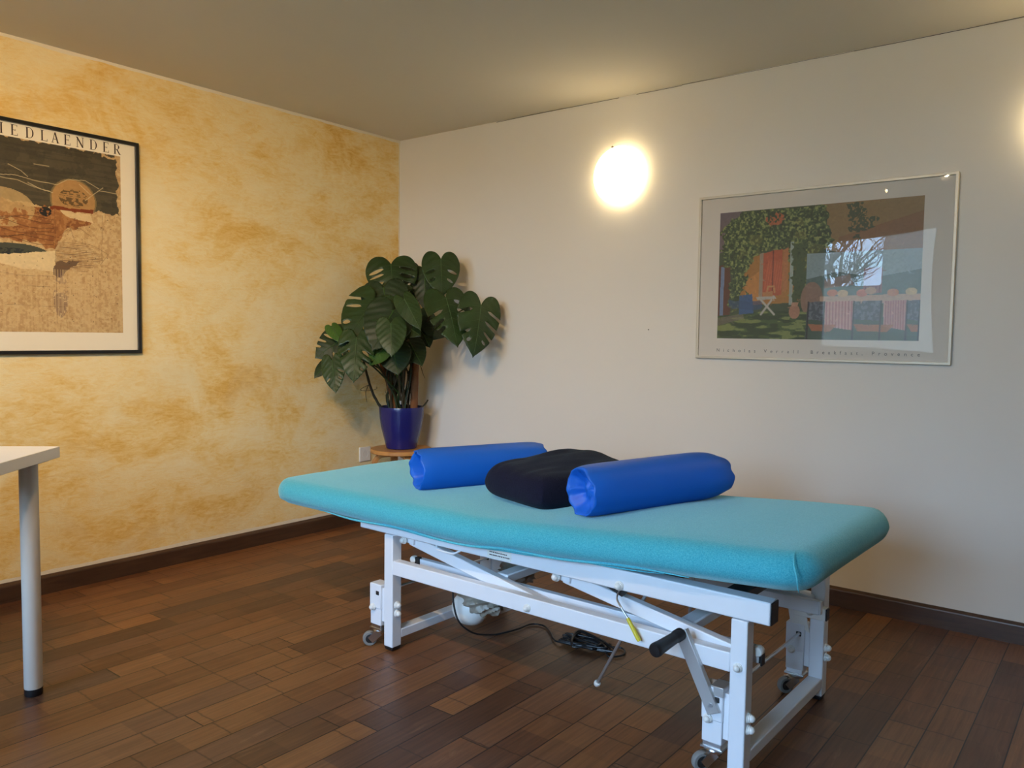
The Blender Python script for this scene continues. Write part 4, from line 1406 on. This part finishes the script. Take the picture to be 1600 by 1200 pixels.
# dining table with striped cloth and wicker chairs
c.put(c.poly([(.48, .76), (1, .76), (1, 1), (.47, 1)]), sr(74, 92, 78))
c.put(c.poly([(.54, .68), (1, .67), (1, .73), (.54, .74)]), sr(206, 168, 140))
for x0, x1 in ((.565, .70), (.84, .94)):
    cl = c.poly([(x0, .72), (x1, .715), (x1 + .004, .93), (x0 + .002, .90)]); c.put(cl, sr(214, 164, 148))
    for k in range(9): c.put(cl * c.line([(x0 + .01 + k * (x1 - x0) / 9, .7), (x0 + .012 + k * (x1 - x0) / 9, .95)], .0036), sr(176, 96, 96), .85)
for x0, x1 in ((.485, .565), (.705, .83), (.945, 1.0)):
    ch = c.poly([(x0, .72), (x1, .715), (x1, .86), (x0, .85)]); c.put(ch, sr(82, 88, 98)); c.put(ch * (fol > .55), sr(128, 134, 140), .6)
    c.put(c.poly([(x0, .885), (x1 + .06, .89), (x1 + .03, .94), (x0 + .02, .935)]), sr(178, 106, 66), .9)
    for xx in (x0, x1): c.put(c.line([(xx, .72), (xx - .004, 1.0)], .0035), sr(44, 44, 52))
for xx, yy, col in ((.60, .655, (200, 120, 84)), (.65, .66, (214, 176, 132)), (.74, .66, (206, 124, 104)), (.78, .645, (196, 150, 120)), (.88, .66, (204, 130, 90)), (.96, .655, (220, 190, 140))):
    c.put(c.ell(xx, yy, .026, .026), sr(*col))
for k in range(260):
    xx, yy = c.r.rand(2); a = c.r.rand() * 3; L_ = .01 + .012 * c.r.rand()
    c.put(c.line([(xx, yy), (xx + L_ * math.cos(a), yy + L_ * math.sin(a))], .0028), c.c[min(267, int(yy * 268)), min(399, int(xx * 400))] * (1.25 if k % 2 else .8), .6)
c.c = (c.c * (.92 + .16 * c.noise(110, 80, 1))[..., None]) * .84 + np.array([.055, .05, .042])  # faded look: a pale haze is mixed into all the print colours
px0, px1, pz0, pz1 = 2.0625, 2.892, 1.106, 1.6645
cx_, cz_ = (GX0 + GX1) / 2, (GZ0 + GZ1) / 2
c.mesh('garden_print', (px0 - cx_, -.0079, pz1 - cz_), (px1 - px0, 0, 0), (0, 0, -(pz1 - pz0)), gp, M['prnt'])
def caption(txt, x0, x1, z, size, parent):
    cu = bpy.data.curves.new('caption_lettering', 'FONT'); cu.body = txt; cu.size = size; cu.space_character = 1.0
    ob = bpy.data.objects.new('caption_lettering', cu); COL.objects.link(ob)
    cu.materials.append(M['inkgrey']); bpy.context.view_layer.update()
    w1 = ob.dimensions.x; cu.space_character = 2.0; bpy.context.view_layer.update(); w2 = ob.dimensions.x
    cu.space_character = 1 + (x1 - x0 - w1) / (w2 - w1)
    bpy.context.view_layer.update()
    me = bpy.data.meshes.new_from_object(ob.evaluated_get(bpy.context.evaluated_depsgraph_get()))
    me.name = 'caption_lettering'
    bpy.data.objects.remove(ob)
    ob = bpy.data.objects.new('caption_lettering', me); COL.objects.link(ob)
    ob['kind'] = 'stuff'
    ob.parent = parent; ob.location = (x0, -.0080, z); ob.rotation_euler = (PI / 2, 0, 0)
caption('Nicholas Verrall', 2.061 - cx_, 2.428 - cx_, 1.046 - cz_, .021, gp)
caption('Breakfast, Provence', 2.480 - cx_, 2.897 - cx_, 1.046 - cz_, .021, gp)
# slightly bowed acrylic glazing
nx, nz = 40, 28
bm = bmesh.new(); g = {}
for i in range(nx + 1):
    for j in range(nz + 1):
        u, v = i / nx, j / nz
        bow = .0016 * math.sin(PI * u) ** .8 * math.sin(PI * v) ** .8 + .0038 * u * u * max(0, (v - .42) / .58) ** 2
        for s in (0, 1):
            g[i, j, s] = bm.verts.new((-gw / 2 + .0105 + (gw - .021) * u, -.0125 - bow - s * .0012, -gh / 2 + .0105 + (gh - .021) * v))
for i in range(nx):
    for j in range(nz):
        bm.faces.new((g[i, j, 1], g[i + 1, j, 1], g[i + 1, j + 1, 1], g[i, j + 1, 1]))
obj('acrylic_glazing', bm, M['acryl'], gp, smooth=True, angle=180)

# ---- poster on the yellow wall
PY0, PY1, PZ0, PZ1 = -2.360, -1.616, 1.005, 1.940
pw_, ph_ = PY1 - PY0, PZ1 - PZ0
pp = empty('framed_poster', (0, (PY0 + PY1) / 2, (PZ0 + PZ1) / 2), PI / 2)
tag(pp, 'abstract etching poster in a black frame on the yellow wall', 'framed poster')
obj('poster_frame', picture_frame(bmesh.new(), pw_, ph_, .015, .020), M['blackframe'], pp, bevel=.0015)
obj('poster_sheet', box(bmesh.new(), -pw_ / 2 + .012, pw_ / 2 - .012, -.0075, -.002, -ph_ / 2 + .012, ph_ / 2 - .012), M['mat_left'], pp)
c = Canvas(240, 316, 9)
n1 = c.noise(9, 12, 5, .6); n2 = c.noise(60, 80, 2); n3 = c.noise(3, 90, 3)
c.c[:] = np.array(sr(196, 164, 116))
c.put(n1 > .55, sr(176, 142, 96), .5); c.put(n2 > .62, sr(150, 116, 78), .45); c.put(n2 < .36, sr(216, 188, 140), .5)
top = c.poly([(0, 0), (.96, 0), (.97, .10), (.985, .16), (.965, .25), (.98, .33), (.74, .325), (.5, .33), (.2, .32), (0, .30)], rough=.03)
c.put(top, sr(74, 68, 54)); c.put(top * (n1 > .52), sr(90, 82, 64), .5); c.put(top * (n3 > .58), sr(60, 55, 47), .4)
c.put(c.poly([(.80, 0), (1, 0), (1, .03), (.90, .025)], rough=.06), sr(188, 156, 110))
mid = c.poly([(0, .31), (.30, .33), (.62, .345), (.80, .40), (.60, .44), (.52, .56), (.40, .53), (.2, .52), (0, .60)], rough=.04)
c.put(mid, sr(150, 100, 60)); c.put(mid * (n1 > .5), sr(120, 74, 44), .6); c.put(mid * (n2 > .6), sr(176, 128, 80), .5)
c.put(c.ell(.20, .36, .20, .10) * (n1 > .42), sr(188, 158, 108), .7)
c.put(c.ell(.66, .285, .155, .115) * (c.y < .335), sr(168, 128, 80)); c.put(c.ell(.66, .27, .10, .05) * (n2 > .42) * (n3 > .4), sr(70, 58, 40), .8)
arc = np.abs(np.hypot((c.x - .66) / .155, (c.y - .285) / .115) - 1) < .035
c.put(arc * (c.y < .335), sr(120, 104, 72), .9)
c.put(c.poly([(.50, .325), (.80, .325), (.80, .345), (.50, .345)], rough=.02), sr(120, 60, 36))
c.put(c.poly([(.56, .345), (.78, .350), (.80, .395), (.62, .375)], rough=.02), sr(206, 178, 132))
c.put(c.ell(.47, .36, .04, .025) * (n2 > .35), sr(44, 44, 44))
# dark lens with cream wedge
c.put(c.ell(.27, .60, .24, .060) * (c.y < .60), sr(74, 76, 66)); c.put(c.ell(.22, .585, .16, .02) * (n2 > .4), sr(40, 46, 50), .8)
c.put(c.poly([(.05, .615), (.53, .565), (.525, .675), (.30, .668), (.10, .635)], rough=.01), sr(214, 190, 144))
c.put(c.poly([(.525, .62), (.70, .61), (.62, .66), (.56, .70), (.51, .69)], rough=.02), sr(92, 74, 62), .9)
c.put(c.ell(.56, .80, .05, .12) * (n1 > .40) * (n2 > .35), sr(112, 90, 84), .55)
for k in range(26):
    yy = .515 + .0058 * k
    c.put(c.line([(.53 + .01 * math.sin(k), yy), (.86 - .12 * abs(k - 13) / 13, yy + .004 * math.sin(k * 2.1))], .0014), sr(112, 84, 60), .75)
for k in range(7):
    q = [(.14 + .38 * t, .40 + .022 * k + .030 * math.cos((t * 3 + k) * 1.4) * (1 - t)) for t in np.linspace(0, 1, 12)]
    c.put(c.line(q, .0022), sr(82, 52, 34), .8)
for q in ([(.02, .245), (.12, .25), (.18, .20), (.28, .19), (.40, .205), (.55, .21), (.62, .175), (.74, .165), (.84, .20)], [(.14, .21), (.30, .215), (.38, .235), (.52, .255)], [(.74, .275), (.80, .235), (.87, .19)], [(.24, .14), (.32, .165), (.36, .19)], [(.36, .22), (.44, .245), (.50, .25)], [(.84, .21), (.97, .213)], [(.40, .12), (.50, .12)], [(.70, .19), (.78, .24)]):
    c.put(c.line(q, .0020), sr(206, 186, 142), .75)
for q in ([(.53, .33), (.53, .95)], [(.86, .345), (.85, .62)], [(.62, .40), (.66, .50), (.80, .52), (.90, .56), (.84, .62)], [(.56, .48), (.62, .44), (.70, .43), (.78, .47)], [(0, .68), (.30, .705), (.52, .70)], [(.30, .76), (.62, .755)], [(.2, .86), (.6, .862)]):
    c.put(c.line(q, .0016), sr(92, 68, 48), .6)
for k in range(120):
    xx, yy = c.r.rand(), .34 + .62 * c.r.rand(); c.put(c.ell(xx, yy, .0035 * (.6 + c.r.rand()), .0026 * (.6 + c.r.rand())), sr(70, 52, 38), .7)
c.put((c.y > .66) * (c.noise(120, 3, 2) > .55), sr(206, 176, 128), .35)
c.c = c.c * (.90 + .2 * n2)[..., None]
pyc, pzc = (PY0 + PY1) / 2, (PZ0 + PZ1) / 2
c.mesh('abstract_print', (-2.281 - pyc, -.0079, 1.869 - pzc), (.586, 0, 0), (0, 0, -.773), pp, M['prnt'])

# serif capitals drawn as strokes: thick stems, hairlines and bracketed serifs
def serif(bm, ch, x, z, h, y):
    """returns the advance; reading direction +x, plane facing -y"""
    S, Hh, f = .135 * h, .045 * h, .05 * h
    def rect(a, b, c_, d): box(bm, x + a, x + b, y, y + .0004, z + c_, z + d)
    def line(p, q, w):
        a, b = Vector((x + p[0], 0, z + p[1])), Vector((x + q[0], 0, z + q[1]))
        d = (b - a).normalized(); n_ = Vector((-d.z, 0, d.x)) * w / 2
        vs = [bm.verts.new((p_.x, yy, p_.z)) for yy in (y, y + .0004) for p_ in (a - n_, b - n_, b + n_, a + n_)]
        for fc in ((0, 1, 2, 3), (7, 6, 5, 4), (0, 4, 5, 1), (1, 5, 6, 2), (2, 6, 7, 3), (3, 7, 4, 0)): bm.faces.new([vs[i] for i in fc])
    def stem(a): rect(a, a + S, 0, h); rect(a - f * 1.3, a + S + f * 1.3, 0, Hh * .8); rect(a - f * 1.3, a + S + f * 1.3, h - Hh * .8, h)
    def bowl(cx, cz, rx, rz, a0=-90, a1=90, n=16):
        P = []
        for k in range(n + 1):
            a = math.radians(a0 + (a1 - a0) * k / n); tk = Hh * .5 + (S * .95 - Hh * .5) * abs(math.cos(a)) ** 1.3
            P.append(((cx + rx * math.cos(a), cz + rz * math.sin(a)), (cx + (rx - tk) * math.cos(a), cz + (rz - max(Hh * .9, tk * .35)) * math.sin(a))))
        for (o1, i1), (o2, i2) in zip(P, P[1:]):
            vs = [bm.verts.new((x + q[0], y, z + q[1])) for q in (o1, o2, i2, i1)]
            bm.faces.new(vs)
    if ch == 'I': stem(f * 1.3); return S + f * 2.6
    if ch in 'EFL':
        stem(f * 1.3); a = f * 1.3 + S; w = .56 * h if ch != 'L' else .58 * h
        if ch != 'L': rect(a, w, h - Hh, h); rect(w - Hh * .8, w, h * .80, h); rect(a, w * .74, h * .5 - Hh / 2, h * .5 + Hh / 2); rect(w * .74 - Hh * .7, w * .74, h * .41, h * .59)
        if ch != 'F': rect(a, w + .03 * h, 0, Hh); rect(w + .03 * h - Hh * .8, w + .03 * h, 0, h * .22)
        return w + .04 * h
    if ch == 'D':
        stem(f * 1.3); rect(f * 1.3, .34 * h, 0, Hh); rect(f * 1.3, .34 * h, h - Hh, h); bowl(.30 * h, h / 2, .40 * h, h / 2); return .71 * h
    if ch == 'R':
        stem(f * 1.3); rect(f * 1.3, .32 * h, h - Hh, h); rect(f * 1.3, .32 * h, h * .48, h * .48 + Hh); bowl(.30 * h, h * .74, .28 * h, h * .26)
        line((.32 * h, .50 * h), (.62 * h, .01 * h), S * .9); rect(.54 * h, .74 * h, 0, Hh * .8); return .72 * h
    if ch == 'A':
        line((.11 * h, 0), (.35 * h, h), Hh * 1.2); line((.35 * h, h * .99), (.62 * h, 0), S); rect(.2 * h, .50 * h, h * .33, h * .33 + Hh)
        rect(.0, .23 * h, 0, Hh * .8); rect(.50 * h, .76 * h, 0, Hh * .8); return .75 * h
    if ch == 'N':
        rect(.10 * h, .10 * h + Hh * 1.2, 0, h); rect(.62 * h, .62 * h + Hh * 1.2, 0, h); line((.10 * h, h * .98), (.645 * h, .02 * h), S)
        rect(.0, .23 * h, 0, Hh * .8); rect(.0, .14 * h, h - Hh * .8, h); rect(.53 * h, .76 * h, h - Hh * .8, h); return .76 * h
LET = [('F', -2.272), ('R', -2.232), ('I', -2.167), ('E', -2.128), ('D', -2.074), ('L', -2.018), ('A', -1.978), ('E', -1.928), ('N', -1.880), ('D', -1.824), ('E', -1.769), ('R', -1.723)]
for ch, yy in LET:
    bm = bmesh.new()
    serif(bm, ch, yy - pyc, 1.8765 - pzc, .0425, -.0080)
    obj('title_letter', bm, M['ink'], pp)
